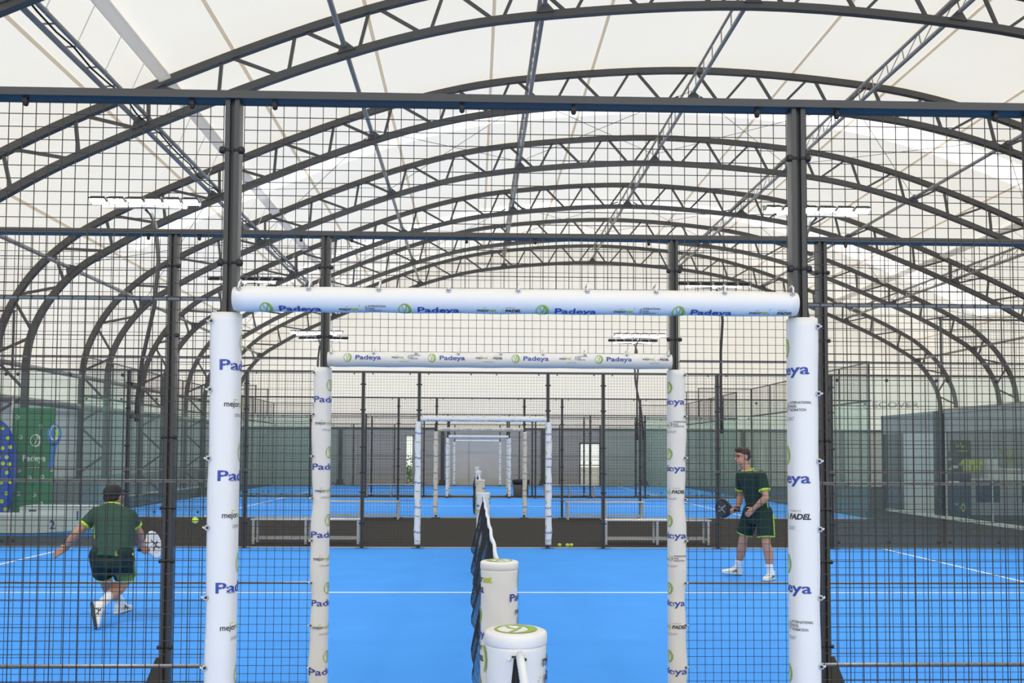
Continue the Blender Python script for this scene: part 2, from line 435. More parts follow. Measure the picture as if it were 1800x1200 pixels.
for i, (a, b, h) in enumerate(OPEN):
    fr = MB()
    for x in ([a+.03, b-.03] if i == 0 else [a+.04, (a+b)/2, b-.04]): fr.bx(x-.03, x+.03, GY-.12, GY+.04, 0, h)
    fr.bx(a, b, GY-.12, GY+.04, h-.07, h)
    d = fr.build('door_%d' % (i+1), 'dark_trim' if i else 'panel_white'); tag(d, ['narrow white framed open doorway in the far wall', 'dark framed glazed double door in the far wall'][i], 'door', kind='structure')
    MB().bx(a+.06, b-.06, GY-.02, GY-.01, .02, h-.07).build('pane', 'court_glass', d)
    if i: MB().bx(a+.05, b-.05, GY-.08, GY-.03, 1.0, 1.05).build('push_bar', 'pot', d)
# side walls: ribbed pale panels with a dark plinth and eaves beams
for sd, nm in ((-1, 'wall_left'), (1, 'wall_right')):
    X = CX + sd*18.86
    w = tag(MB().bx(X-.03, X+.03, HALL_Y0, HALL_Y1, 2.95, 3.02).build(nm, 'arch_steel'), 'pale panelled side wall of the hall on the %s' % ('left' if sd < 0 else 'right'), 'wall', kind='structure')
    me = MB().bx(-.02, .02, -.497, .497, 0, 2.15).mesh('wall_panel', 'panel_white')
    pl = MB().bx(-.03, .03, -.497, .497, 0, .80).mesh('plinth_panel', 'kiosk_grey')
    for k in range(int(HALL_Y1-HALL_Y0)):
        link('wall_panel', me, w, (X, HALL_Y0+.5+k, .80)); link('plinth_panel', pl, w, (X, HALL_Y0+.5+k, 0))
    for z in (3.95, 3.03):
        MB().tube([(X-sd*.55, HALL_Y0, z), (X-sd*.55, HALL_Y1, z)], .075, 8).build('eaves_beam', 'galv', w, True)

# arch trusses
ORD = ['first', 'second', 'third', 'fourth', 'fifth', 'sixth', 'seventh', 'eighth', 'ninth', 'tenth', 'eleventh']
def chord(P, w, h):
    secs = []
    Pin, Pout = offset_curve(P, -h/2), offset_curve(P, h/2)
    for (a, b) in zip(Pin, Pout): secs.append([(a[0], -w/2, a[1]), (a[0], w/2, a[1]), (b[0], w/2, b[1]), (b[0], -w/2, b[1])])
    return MB().sweep(secs)
top_me = chord(OUTF, .15, .155).mesh('top_chord', 'arch_steel'); bot_me = chord(INNF, .15, .155).mesh('bottom_chord', 'arch_steel')
NB = 31
webs = []
for i in range(NB):
    t0, tm, t1 = i/NB, (i+.5)/NB, (i+1)/NB; g = .0016
    b0, tp, tq, b1 = on_curve(INNF, IS, t0+g), on_curve(OUTF, OS, tm-g), on_curve(OUTF, OS, tm+g), on_curve(INNF, IS, t1-g)
    webs += [(b0, tp), (tq, b1)]
PURL = [-16.75, -13.05, -8.75, -4.5, 0, 4.5, 8.75, 13.05, 16.75]
gus_me = MB().add([(-.20, -.012, 0), (.20, -.012, 0), (.04, -.012, .22), (-.04, -.012, .22), (-.20, .012, 0), (.20, .012, 0), (.04, .012, .22), (-.04, .012, .22)],
                  [(0, 1, 2, 3), (7, 6, 5, 4), (0, 4, 5, 1), (1, 5, 6, 2), (2, 6, 7, 3), (3, 7, 4, 0)]).mesh('gusset', 'arch_steel')
VIS = [y for y in ARCH_Y if y > 2]
NV = len(VIS)
for k, Y in enumerate(VIS):
    if Y > 13:
        n_from = sum(1 for q in VIS if 13 < q <= Y)
        lab = '%s dark steel lattice roof arch counted from the camera' % ORD[n_from-1]
        if Y > 46: lab = 'dark steel lattice roof arch standing against the far gable wall'
    else:
        lab = 'dark steel lattice roof arch overhead just %s' % ('before the nearest mesh fence' if Y < 5 else 'beyond the nearest mesh fence')
    a = thing('arch_truss', (CX, Y if Y < 46 else 46.35, 0), lab, 'roof truss', 'lattice arches carrying the membrane roof')
    link('top_chord', top_me, a); link('bottom_chord', bot_me, a)
    for (p, q) in webs: seg_obj('web', UNIT_BAR, (p[0], 0, p[1]), (q[0], 0, q[1]), .065, a)
    for dx in PURL:
        z = z_at(INNF, dx); sl = (z_at(INNF, dx+.1)-z_at(INNF, dx-.1))/.2
        o = link('gusset', gus_me, a, (dx, -.09, z+.03)); o.rotation_euler = (0, -math.atan(sl), 0)
# purlins running along the hall
def nrm(dx):
    sl = (z_at(OUTF, dx+.2)-z_at(OUTF, dx-.2))/.4; L = math.hypot(1, sl); return (-sl/L, 1/L)
PNAME = {-16.75: 'steel tube purlin low along the left eaves', -13.05: 'twin tube purlin beside the cable tray at upper left', -8.75: 'single galvanised tube purlin left of the roof ladder beams',
         -4.5: 'ladder purlin left of the ridge', 0: 'ladder purlin along the roof ridge', 4.5: 'ladder purlin right of the ridge', 8.75: 'single tube purlin on the right roof slope',
         13.05: 'ladder purlin beside the cable tray on the right slope', 16.75: 'steel tube purlin low along the right eaves'}
PY0, PY1 = 2.9, 46.4
for dx in PURL:
    nx, nz = nrm(dx); zi = z_at(INNF, dx)
    base = Vector((CX+dx, 0, zi)); n = Vector((nx, 0, nz))
    t = thing('purlin', (CX+dx, PY0, zi), PNAME[dx], 'purlin', 'purlins running the length of the roof')
    L = PY1-PY0
    if abs(dx) in (8.75, 16.75):
        o_ = n*.17; MB().tube([(o_.x, 0, o_.z), (o_.x, L, o_.z)], .055, 10).build('tube', 'galv', t, True)
        continue
    lo, hi = n*.22, n*.66
    if dx == -13.05:
        s = Vector((nz, 0, -nx)); lo, hi = n*.20-s*.02, n*.24+s*.20
        MB().tube([(hi.x+.02, 0, hi.z+.10)] + [(hi.x-.03+.03*math.sin(i*1.3), L*i/60, hi.z-.10+.05*math.cos(i*2.1)) for i in range(1, 60)] + [(hi.x, L, hi.z)], .018, 6).build('cable', 'net_black', t, True)
    MB().tube([(lo.x, 0, lo.z), (lo.x, L, lo.z)], .052, 10).build('tube', 'galv', t, True)
    MB().tube([(hi.x, 0, hi.z), (hi.x, L, hi.z)], .045 if dx else .035, 10).build('tube', 'galv', t, True)
    far = MB(); p = .86; ny = int(L/p)
    for k in range(ny):
        y0, y1 = k*p, k*p+(p*.28 if dx else .02)
        a, b = (lo.x, y0, lo.z), (hi.x, y1, hi.z)
        if 9 < y0 < 29: seg_obj('rung', UNIT_ROD, a, b, .032, t)
        else: far.tube([a, b], .016, 5)
        if abs(dx) == 4.5 or dx == 13.05:
            a, b = (hi.x, y1, hi.z), (lo.x, y0+p, lo.z)
            if 9 < y0 < 29: seg_obj('diagonal', UNIT_ROD, a, b, .022, t)
            else: far.tube([a, b], .011, 5)
    tag(far.build('far_rungs', 'galv', t), kind='stuff')
# cable trays hung from the membrane beside the outer ladder purlins
for dx, lab in ((-12.55, 'left'), (12.55, 'right')):
    nx, nz = nrm(dx); z = z_at(OUTF, dx)
    for i in range(len(ARCH_Y)-1):
        y0, y1 = ARCH_Y[i]+.12, ARCH_Y[i+1]-.12
        if y0 < 8: continue
        c = Vector((nx, 0, nz)); s = Vector((nz, 0, -nx)); sec = []
        nb = i - 1
        for (u, v) in ((-.13, 0), (.13, 0), (.13, .08), (.118, .08), (.118, .012), (-.118, .012), (-.118, .08), (-.13, .08)):
            q = s*u + c*(v-.03); sec.append((q.x, q.z))
        t = thing('cable_tray', (CX+dx, y0, z), 'pale metal cable tray on the %s roof slope, %s section counted from the camera' % (lab, ORD[sum(1 for q in ARCH_Y[:i+1] if q > 8)-1]), 'cable tray', 'cable trays under the roof')
        MB().sweep([[(x, yy, zz) for x, zz in sec] for yy in (0, y1-y0)]).build('tray', 'tray', t)
        for k in range(4):
            yy = .7+k*1.2; a = s*(-.13 if dx < 0 else .13)-c*.0
            pd = 13.05*(1 if dx > 0 else -1); pn = nrm(pd); po = Vector((pn[0], 0, pn[1])); ps = Vector((pn[1], 0, -pn[0]))
            b = Vector((pd-dx, 0, z_at(INNF, pd)-z)) + (po*.24+ps*.20 if dx < 0 else po*.66)
            e = (b-a).normalized()
            MB().tube([(a.x, yy, a.z), (b.x, yy, b.z)], .010, 5).tube([(b.x-.06, yy, b.z+.02), (b.x, yy, b.z-.055), (b.x+.06, yy, b.z+.02), (b.x, yy, b.z+.06), (b.x-.06, yy, b.z+.02)], .010, 5).build('hanger', 'tray', t)
# diagonal cables
for i in range(len(ARCH_Y)-1):
    if (len(ARCH_Y)-1-i) % 2 or ARCH_Y[i] < 20: continue
    ya, yb = ARCH_Y[i], ARCH_Y[i+1]
    nn = sum(1 for q in ARCH_Y[:i+1] if q > 13)
    t = thing('cable_bracing', (CX, ya, 0), 'thin crossed steel bracing cables behind the %s roof arch from the camera' % ORD[nn-1], 'bracing', 'crossed cables in the roof bays')
    for a, b in zip(PURL, PURL[1:]):
        za, zb = z_at(INNF, a)+.3*nrm(a)[1], z_at(INNF, b)+.3*nrm(b)[1]
        seg_obj('cable', UNIT_CABLE, (a, 0, za), (b, yb-ya, zb), .016, t); seg_obj('cable', UNIT_CABLE, (a, yb-ya, za), (b, 0, zb), .016, t)
        for (x, yy, zz, x2, z2) in ((a, 0, za, b, zb), (b, 0, zb, a, za)):
            d = Vector((x2-x, yb-ya, z2-zz)).normalized(); q = Vector((x, yy, zz))+d*.5
            seg_obj('turnbuckle', UNIT_CABLE, q, q+d*.28, .05, t)

# ------------------------------------------------------------------ courts
CN = ['nearest court, where the camera stands', 'court with the two players', 'third court beyond the bench walkway', 'farthest court by the end wall']
for i, (a, b) in enumerate(COURTS):
    t = thing('padel_court', (0, a, 0), 'bright blue turf of the '+CN[i], 'court', 'blue padel courts in a row')
    MB().bx(-9.985, 9.985, 0, 10, -.012, 0).build('turf', 'turf', t)
    ln = MB().bx(-7.15, 7.15, 4.975, 5.025, 0, .002); ln.build('centre_line', 'line', t)
    for s in (-1, 1): MB().bx(s*6.95-.025, s*6.95+.025, .02, 9.98, 0, .0021).build('service_line', 'line', t)
    for y0 in (-.05, 10.0): MB().bx(-9.93, 9.93, y0, y0+.05, -.012, .014).build('kerb', 'kerb', t)

# ------------------------------------------------------------------ court fences
WR = .0019
def mesh_panel(x0, x1, z0, z1, y=0):
    mb = MB(); nx = max(1, round((x1-x0)/.0508)); nz = max(1, round((z1-z0)/.0508))
    for i in range(nx+1):
        x = x0+(x1-x0)*i/nx; mb.tube([(x, y, z0), (x, y, z1)], WR, 4, cap=False)
    for k in range(nz+1):
        z = z0+(z1-z0)*k/nz; mb.tube([(x0, y-.004, z), (x1, y-.004, z)], WR, 4, cap=False)
    return mb
def side_post(h):
    # H profile: two flanges and a recessed web
    mb = MB()
    mb.bx(-.027, -.009, -.03, .03, 0, h).bx(.009, .027, -.03, .03, 0, h).bx(-.009, .009, -.010, .010, 0, h)
    return mb.mesh('post', 'frame_grey')
P3 = side_post(3.0)
P4m = MB().bx(-.022, .022, -.022, .022, 0, 4.0).mesh('post', 'frame_grey'); P8m = MB().bx(-.016, .016, -.016, .016, 3.03, 4.0).mesh('post', 'frame_grey')
clamp_me = MB().lathe([(.004, -.012), (.010, -.012), (.014, -.006), (.014, .006), (.010, .012), (.004, .012)], 10).bx(-.03, 0, -.006, .006, -.006, .006).mesh('clamp', 'wire', True)
foot_me = MB().add([(0, -.03, 0), (.16, -.03, 0), (.02, -.03, .36), (0, -.03, .36), (0, .03, 0), (.16, .03, 0), (.02, .03, .36), (0, .03, .36)],
                   [(0, 1, 2, 3), (7, 6, 5, 4), (0, 4, 5, 1), (1, 5, 6, 2), (2, 6, 7, 3), (3, 7, 4, 0)]).mesh('foot_gusset', 'frame_grey')
plate_me = MB().bx(-.11, .11, -.09, .09, -.012, .006).mesh('base_plate', 'steel')
rclip_me = MB().bx(-.008, .008, -.01, .01, -.02, 0).add(*(lambda t: (t.v, t.f))(MB().sphere((0, 0, -.024), .011, 8, 6))).mesh('rail_clip', 'wire')
bolt_me = MB().lathe([(.004, -.01), (.028, -.01), (.03, 0), (.028, .012), (.012, .02)], 12).mesh('glass_bolt', 'steel', True)
def build_fence(label):
    t = thing('court_fence', (0, 0, 0), label, 'fence', 'side fences of the padel courts')
    for s in (-1, 1):
        for x, h in ((1.11, 3), (2.07, 3), (4.06, 3), (6.06, 3), (8.03, 4), (9.97, 4)):
            p = link('post', P3 if h == 3 else (P8m if x == 8.03 else P4m), t, (s*x, 0, 0))
            if x != 8.03: link('base_plate', plate_me, p)
            if x in (2.07, 4.06): f = link('foot_gusset', foot_me, p, (s*.03, 0, 0)); f.scale = (s, 1, 1)
            for z in (.42, .95, 1.28, 1.72, 2.36, 2.80):
                for q in (-1, 1):
                    if x == 1.11 and z < 2.2: continue
                    if x > 6.1: continue
                    c = link('clamp', clamp_me, p, (q*.036, -.025, z)); c.scale = (q, 1, 1)
        for a, b in ((1.15, 2.03), (2.11, 4.02), (4.10, 6.02)):
            x0, x1 = (a, b) if s > 0 else (-b, -a)
            mesh_panel(x0, x1, .05, 2.99, .0).build('mesh_panel', 'wire', t)
            for z in (.812, 1.518, 2.224): MB().bx(x0, x1, .003, .030, z-.005, z+.005).build('mesh_bar', 'bar', t)
            for x in (x0+.12, x1-.12): link('rail_clip', rclip_me, t, (x, -.012, 3.0))
        x0, x1 = (8.07, 9.93) if s > 0 else (-9.93, -8.07)
        mesh_panel(x0, x1, 3.05, 3.99).build('mesh_panel', 'wire', t)
        MB().bx(min(s*8.0, s*10.0), max(s*8.0, s*10.0), -.018, .018, 4.0, 4.03).build('upper_rail', 'frame_grey', t)
        for a, b in ((6.10, 8.0), (8.06, 9.94)):
            x0, x1 = (a, b) if s > 0 else (-b, -a)
            MB().bx(x0, x1, -.006, .006, .03, 2.98).build('glass_panel', 'court_glass', t)
            for x in (x0+.07, (x0+x1)/2, x1-.07):
                for z in (2.93, .12):
                    o = link('glass_bolt', bolt_me, t, (x, -.008, z)); o.rotation_euler = (PI/2, 0, 0)
    mesh_panel(-1.07, 1.07, 2.27, 2.99).build('mesh_panel', 'wire', t)
    MB().bx(-1.08, 1.08, -.02, .02, 2.235, 2.262).build('lintel_bar', 'frame_grey', t)
    for x in (-.95, -.22, .22, .95): link('rail_clip', rclip_me, t, (x, -.012, 3.0))
    MB().bx(-10.0, 10.0, -.042, .042, 3.0, 3.030).build('top_rail', 'frame_grey', t)
    return t
FL = ['mesh side fence nearest the camera, running across the whole frame', 'mesh side fence on the near side of the players court', 'mesh side fence behind the players',
      'mesh side fence beyond the bench walkway', 'mesh side fence on the far side of the third court', 'mesh side fence on the near side of the farthest court', 'mesh side fence in front of the far end wall']
f0 = build_fence(FL[0])
for i, Y in enumerate(FENCES):
    f = f0 if i == 0 else copy_tree(f0)
    f.location = (0, Y, 0); f['label'] = FL[i]
    if i > 1:
        for q in [c for p in f.children for c in p.children if c.name.startswith('foot_gusset')]: bpy.data.objects.remove(q)
# back walls: glass with mesh above
def build_back(label):
    t = thing('glass_back_wall', (0, 0, 0), label, 'glass wall', 'glass back walls of the courts')
    for k in range(6):
        if 0 < k < 5:
            MB().bx(-.018, .018, 2*k-.018, 2*k+.018, 0, 4).build('post', 'frame_grey', t)
    for k in range(5):
        MB().bx(-.006, .006, 2*k+.04, 2*k+1.96, .03, 2.98).build('glass_panel', 'court_glass', t)
        p = mesh_panel(2*k+.04, 2*k+1.96, 3.05, 3.99)
        p.v = [(y, x, z) for x, y, z in p.v]; p.build('mesh_panel', 'wire', t)
    MB().bx(-.018, .018, .05, 9.95, 4.0, 4.03).build('upper_rail', 'frame_grey', t)
    MB().bx(-.03, .03, .05, 9.95, 2.99, 3.04).build('mid_rail', 'frame_grey', t)
    return t
CS = ['the players court', 'the third court', 'the farthest court']
b0 = None
for i, (a, b) in enumerate(COURTS[1:]):
    for s, nm in ((-1, 'left'), (1, 'right')):
        lab = 'glass back wall with mesh on top at the %s end of %s' % (nm, CS[i])
        if b0 is None: w = b0 = build_back(lab)
        else: w = copy_tree(b0)
        w['label'] = lab; w.location = (s*10.01, a, 0)

# ------------------------------------------------------------------ padded portals
SECT = [(x*.87, y) for x, y in [(-.062, -.030), (-.050, -.044), (-.02, -.053), (.015, -.054), (.042, -.046), (.057, -.028), (.062, -.005), (.061, .022), (.052, .042), (.030, .054), (-.02, .056), (-.055, .048)]]
def sect_at(s_from_edge):
    """arc position measured from the inner edge towards the outer front (positive) on the closed section"""
    k0 = 6
    p = Vector(SECT[k0]); s = s_from_edge; step = -1 if s > 0 else 1; s = abs(s); i = k0
    while True:
        a = Vector(SECT[i]); b = Vector(SECT[(i+step) % len(SECT)]); L = (b-a).length
        if L >= s or i+step <= 0 or i+step >= len(SECT)-1:
            q = a+(b-a)*(s/L); d = (b-a)/L*(-step); n = Vector((d.y, -d.x)); return q, n
        s -= L; i += step
def pad_pt(x, y, z, wob):
    w1 = wob*(math.sin(z*9+wob*900)+.6*math.sin(z*21+2)); e = max(0, -x/.054)
    return x-e*w1*.9, y-w1*.35*math.cos(max(-1, min(1, x/.062))*PI/2)
def pad_mesh(side, wob, H=2.165):
    secs = []; nz = 64
    for k in range(nz+1):
        z = .06+(H-.06)*k/nz
        secs.append([(-side*q[0], q[1], z) for q in (pad_pt(x, y, z, wob) for x, y in SECT)])
    return MB().sweep(secs)
grom_me = MB().lathe([(.003, 0), (.010, 0), (.011, .003), (.006, .004), (.005, .001)], 12).mesh('eyelet', 'alu', True)
hole_me = MB().lathe([(.001, .001), (.0055, .001), (.0055, .0045), (.001, .0045)], 10).mesh('eyelet_hole', 'print_black')
tie_me = MB().tube([(-.008, 0, .006), (-.002, -.004, .006), (.005, -.002, .008), (.007, .004, .011)], .003, 6).mesh('tie', 'vinyl', True)
def build_pad(side, label, wob=.004, mt='vinyl', du=0.0):
    t = thing('post_pad', (0, 0, 0), label, 'post padding', 'printed pads on the portal posts')
    pad_mesh(side, wob).build('cover', mt, t, True)
    def fm(u, v):
        s = -u if side < 0 else u
        q, n = sect_at(s+.012); x, y = pad_pt(q.x, q.y, v, wob)
        return (-side*(x-n.x*.0018), y-n.y*.0018, v)
    marks = []
    for k in range(5):
        zl = 2.052-.4225*k
        c = -du if side < 0 else du
        marks += at(mark_ring(.068), c, zl)
        marks += at(mark_word(.0395), c, zl-.108)
        row, wd = mark_mejor(.0215, -.100)
        if zl-.25 > .05:
            marks += at(row, c, zl-.248)
            marks += at([(([(.010, -.012), (.0125, -.012), (.0125, .034), (.010, .034)], [(0, 1, 2, 3)]), 'print_grey')], c, zl-.248)
            marks += at(mark_fed(.034, .020) if k % 2 == 0 else mark_premier(.034, .012), c, zl-.248)
            marks += at(mark_court(.0135), c, zl-.288)
    put_marks(marks, fm, t, 'lettering')
    for k in range(8):
        z = 2.13-k*.262
        if z < .1: continue
        g = link('eyelet', grom_me, t, (side*.048, -.049-wob*.3, z)); g.rotation_euler = (PI/2, 0, side*-.5)
        link('eyelet_hole', hole_me, g); o = link('tie', tie_me, t, (side*.058, -.045, z-.008)); o.scale = (side, 1, 1)
    return t
def build_lintel(label, ang, mt='vinyl', alt=0):
    t = thing('lintel_pad', (0, 0, 0), label, 'lintel padding', 'printed pads over the portals')
    r = .048; n = 32; secs = []
    for k in range(41):
        x = -1.083+2.166*k/40; e = 1 if 0 < k < 40 else .93
        w = .0012*math.sin(k*1.1)
        secs.append([(x, math.cos(2*PI*j/n)*(r+w)*e, math.sin(2*PI*j/n)*(r+w)*e) for j in range(n)])
    MB().sweep(secs).build('cover', mt, t, True)
    def fm(u, v):
        a = ang + v/r
        return (u, -(r+.0022)*math.cos(a), (r+.0022)*math.sin(a))
    marks = []
    for k in range(4):
        x = -.955+k*.524
        marks += at(mark_ring(.050), x, 0.0); marks += at(mark_word(.027, 1.5), x+.128, -.012)
        row, wd = mark_mejor(.015, 0); marks += at(row, x+.275, -.004)
        marks += at([(([(.0, -.012), (.002, -.012), (.002, .026), (.0, .026)], [(0, 1, 2, 3)]), 'print_grey')], x+.352, -.004)
        marks += at(mark_fed(.026, 0) if k % 2 == 0 else mark_premier(.022, 0), x+.372, -.006)
        marks += at(mark_court(.007), x+.352, -.026)
    put_marks(marks, fm, t, 'lettering')
    for k in range(9):
        x = -1.06+k*.265; a = ang+2.0 if ang < -.5 else 1.25
        a = .75
        g = link('eyelet', grom_me, t, (x, -(r)*math.cos(a), r*math.sin(a))); g.rotation_euler = (PI/2-a, 0, 0)
        link('eyelet_hole', hole_me, g)
        MB().tube([(x, -r*math.cos(a)-.004, r*math.sin(a)), (x+.003, -.032, r+.010), (x+.004, -.012, r+.022), (x, .02, r+.012)], .0035, 6).build('tie', 'vinyl', t, True)
    return t
PN = ['nearest', 'second', 'third', 'fourth', 'fifth', 'sixth', 'farthest']
padP = {}
lintP = {}
for i, Y in enumerate(FENCES):
    cream = (i == 3)
    mt = 'vinyl_cream' if cream else 'vinyl'
    for s, nm in ((-1, 'left'), (1, 'right')):
        lab = 'white printed vinyl pad on the %s post of the %s portal' % (nm, PN[i])
        wob = .0018 if i == 0 else .0055
        key = (s, wob, mt)
        if key not in padP: padP[key] = build_pad(s, lab, wob, mt, -.038 if i == 0 else .004); o = padP[key]
        else: o = copy_tree(padP[key])
        o['label'] = lab; o.location = (s*1.124, Y, 0)
    lab = 'long white printed pad over the %s portal' % PN[i]
    ang = -.98 if i % 2 == 0 else .16
    key = (ang, mt)
    if key not in lintP: lintP[key] = build_lintel(lab, ang, mt); o = lintP[key]
    else: o = copy_tree(lintP[key])
    o['label'] = lab; o.location = (0, Y-.055, 2.215)

# ------------------------------------------------------------------ nets and net posts
def build_netpost(label, rot):
    t = thing('net_post', (0, 0, 0), label, 'net post', 'padded net posts')
    r = .117; n = 40; secs = []
    for k in range(37):
        z = .01+.905*k/36
        secs.append([((r+.0030*math.sin(3*a+z*11)*math.sin(z*14+a)*(1 if z < .86 else .2))*math.cos(a), (r+.0030*math.sin(3*a+z*11)*math.sin(z*14+a)*(1 if z < .86 else .2))*math.sin(a), z) for a in [2*PI*j/n for j in range(n)]])
    MB().sweep(secs).build('cover', 'vinyl', t, True)
    lid = MB().lathe([(r+.002, .905), (r+.004, .908), (r+.004, .940), (r, .950), (r-.012, .955), (.05, .957), (.001, .957)], 40).build('lid', 'vinyl', t, True)
    put_marks(at(mark_ring(.165), 0, 0), lambda u, v: (u, v*.95, .9585), lid, 'lid_mark')
    def fm(u, v):
        a = -PI/2 + rot + u/r
        return ((r+.005)*math.cos(a), (r+.005)*math.sin(a), v)
    marks = []
    for c in (-.184, .184):
        for k in range(2):
            z = .80-.42*k
            zm, zf, zr, zw = (.63, .57, .845, .735) if c < 0 else (.83, .765, .62, .51)
            o_ = -.42*k
            row, wd = mark_mejor(.042, -.072); marks += at(row, c, zm+o_); marks += at(mark_fed(.05, -.05) if c < 0 else mark_premier(.05, -.085), c, zf+o_)
            if zr+o_ > .05: marks += at(mark_ring(.095), c, zr+o_)
            if zw+o_ > .05: marks += at(mark_word(.045, 1.35), c, zw+o_-.02)
    marks = [mm_ for mm_ in marks if mm_[3] > .06]
    put_marks(marks, fm, t, 'lettering')
    pts = [(-.012, .872), (.014, .872), (.016, .80), (.014, .70), (.010, .30), (.004, .10), (-.004, .10), (-.020, .30), (-.030, .62), (-.028, .70), (-.020, .79)]
    MB().add([(x, -math.sqrt((r+.0045)**2-x*x), z) for x, z in pts], [tuple(range(len(pts)))]).build('slit_shade_patch', 'net_black', t)  # flat black patch paints the dark of the slit and netting, no recess
    for s in (-1, 1):
        MB().sphere((s*.030, -.125, .868), .0065, 8, 6).build('stud', 'vinyl' if s < 0 else 'print_black', t, True)
    MB().bx(-.020, .020, -.1225, -.114, .874, .880).build('buckle', 'print_black', t)
    return t
NPN = ['short white padded net post nearest the camera', 'white padded net post in the second portal', 'white padded net post in the third portal', 'white padded net post in the fourth portal',
       'white padded net post in the fifth portal', 'white padded net post in the sixth portal', 'small white padded net post by the far end wall']
np0 = build_netpost(NPN[0], 0)
for i, Y in enumerate(FENCES):
    o = np0 if i == 0 else copy_tree(np0)
    o['label'] = NPN[i]; o.location = (0, Y-.01, 0)
    if i % 2: o.rotation_euler = (0, 0, PI)
def build_net(label):
    t = thing('padel_net', (0, 0, 0), label, 'net', 'nets dividing the courts')
    L0, L1 = .13, 9.87; nh, nl = 18, 210
    def top(y): u = (y-5)/5; return .875 + .025*u*u
    def pos(y, w):   # w 0 bottom .. 1 top
        z = .015 + w*(top(y)-.035)
        belly = (1-w)**.8*min(1, w/.08+.25)
        e = min(1, (y-L0)/.5, (L1-y)/.5)
        x = -.175*belly*(.45+.55*e)*(1+.12*math.sin(y*2.3)) - .022*math.sin(y*5.1+w*4)*belly
        return (x, y, z)
    mb = MB()
    for i in range(nl+1):
        y = L0+(L1-L0)*i/nl; mb.tube([pos(y, k/nh) for k in range(nh+1)], .0016, 3, cap=False)
    for k in range(nh+1):
        mb.tube([pos(L0+(L1-L0)*i/70, k/nh) for i in range(71)], .0016, 3, cap=False)
    tag(mb.build('netting', 'net_black', t), kind='stuff')
    secs = []
    for i in range(61):
        y = L0-.012+(L1-L0+.024)*i/60; z = top(y); x = .006+.005*math.sin(y*4)
        e = .55 if i in (0, 60) else 1
        secs.append([(x-.012, y, z-.055*e), (x-.015, y, z-.02), (x-.008, y, z-.002), (x+.006, y, z), (x+.015, y, z-.02), (x+.016+.006*math.sin(y*3), y, z-.055*e)])
    MB().sweep(secs).build('top_band', 'band', t, True)
    secs = []
    MB().bx(-.006, .006, 4.97, 5.03, .01, .86).build('centre_strap', 'band', t)
    return t
NN = ['black net of the nearest court, its white band ending at the first post', 'black sagging net with white band between the two players', 'black net across the third court', 'black net across the farthest court']
n0 = build_net(NN[0])
for i, (a, b) in enumerate(COURTS):
    o = n0 if i == 0 else copy_tree(n0)
    o['label'] = NN[i]; o.location = (0, a, 0)

# ------------------------------------------------------------------ floodlights
flood_h = MB().bx(-.14, .14, -.05, .11, .0, .035).bx(-.12, .12, -.03, .09, .035, .07).mesh('housing', 'steel')
flood_l = MB().add([(-.125, -.045, -.001), (.125, -.045, -.001), (.125, .105, -.001), (-.125, .105, -.001)], [(0, 3, 2, 1)]).mesh('led_lens', 'led')
brk_me = MB().bx(-.012, .012, -.02, .02, -.04, .10).bx(-.03, .03, -.015, .015, .09, .115).mesh('bracket', 'galv')
def build_flood(label, bx_):
    t = thing('floodlight_mast', (0, 0, 0), label, 'floodlight', 'floodlight masts around the courts')
    pts = [(bx_, 0, 2.15), (bx_, 0, 2.5), (bx_*.7+.03, 0, 3.2), (.13, 0, 4.2), (.18, 0, 5.0), (.12, 0, 5.6), (.05, -.05, 5.80), (.0, -.18, 5.86)]
    MB().tube(pts, .035, 10).build('mast', 'steel', t, True)
    for zc in (2.2, 2.75): MB().bx(bx_-.05, bx_+.05, -.35, .05, zc, zc+.06).build('mast_clamp', 'steel', t)
    MB().tube([(-.72, -.22, 5.88), (.72, -.22, 5.88)], .035, 8).build('crossbar', 'galv', t, True)
    for k in range(6):
        x = -.80+.32*k
        h = link('floodlight', flood_h, t, (x, -.27, 5.97)); h.rotation_euler = (-.42, 0, 0)
        link('led_lens', flood_l, h); link('bracket', brk_me, t, (x+.16, -.22, 5.93))
    return t
fl0 = {}
for i, Y in enumerate(FENCES):
    if i == 6: continue
    for s, nm in ((-1, 'left'), (1, 'right')):
        lab = '%s floodlight mast with a row of lamps at the %s portal fence' % (nm, PN[i])
        if i % 2 not in fl0: o = fl0[i % 2] = build_flood(lab, .14 if i % 2 else -.14)
        else: o = copy_tree(fl0[i % 2])
        o['label'] = lab
        if i % 2 == 0: o.location = (s*5.92, Y+.38, 0)
        else: o.location = (s*5.92, Y-.34, 0); o.rotation_euler = (0, 0, PI)
        if s > 0: o.scale = (-1, 1, 1)

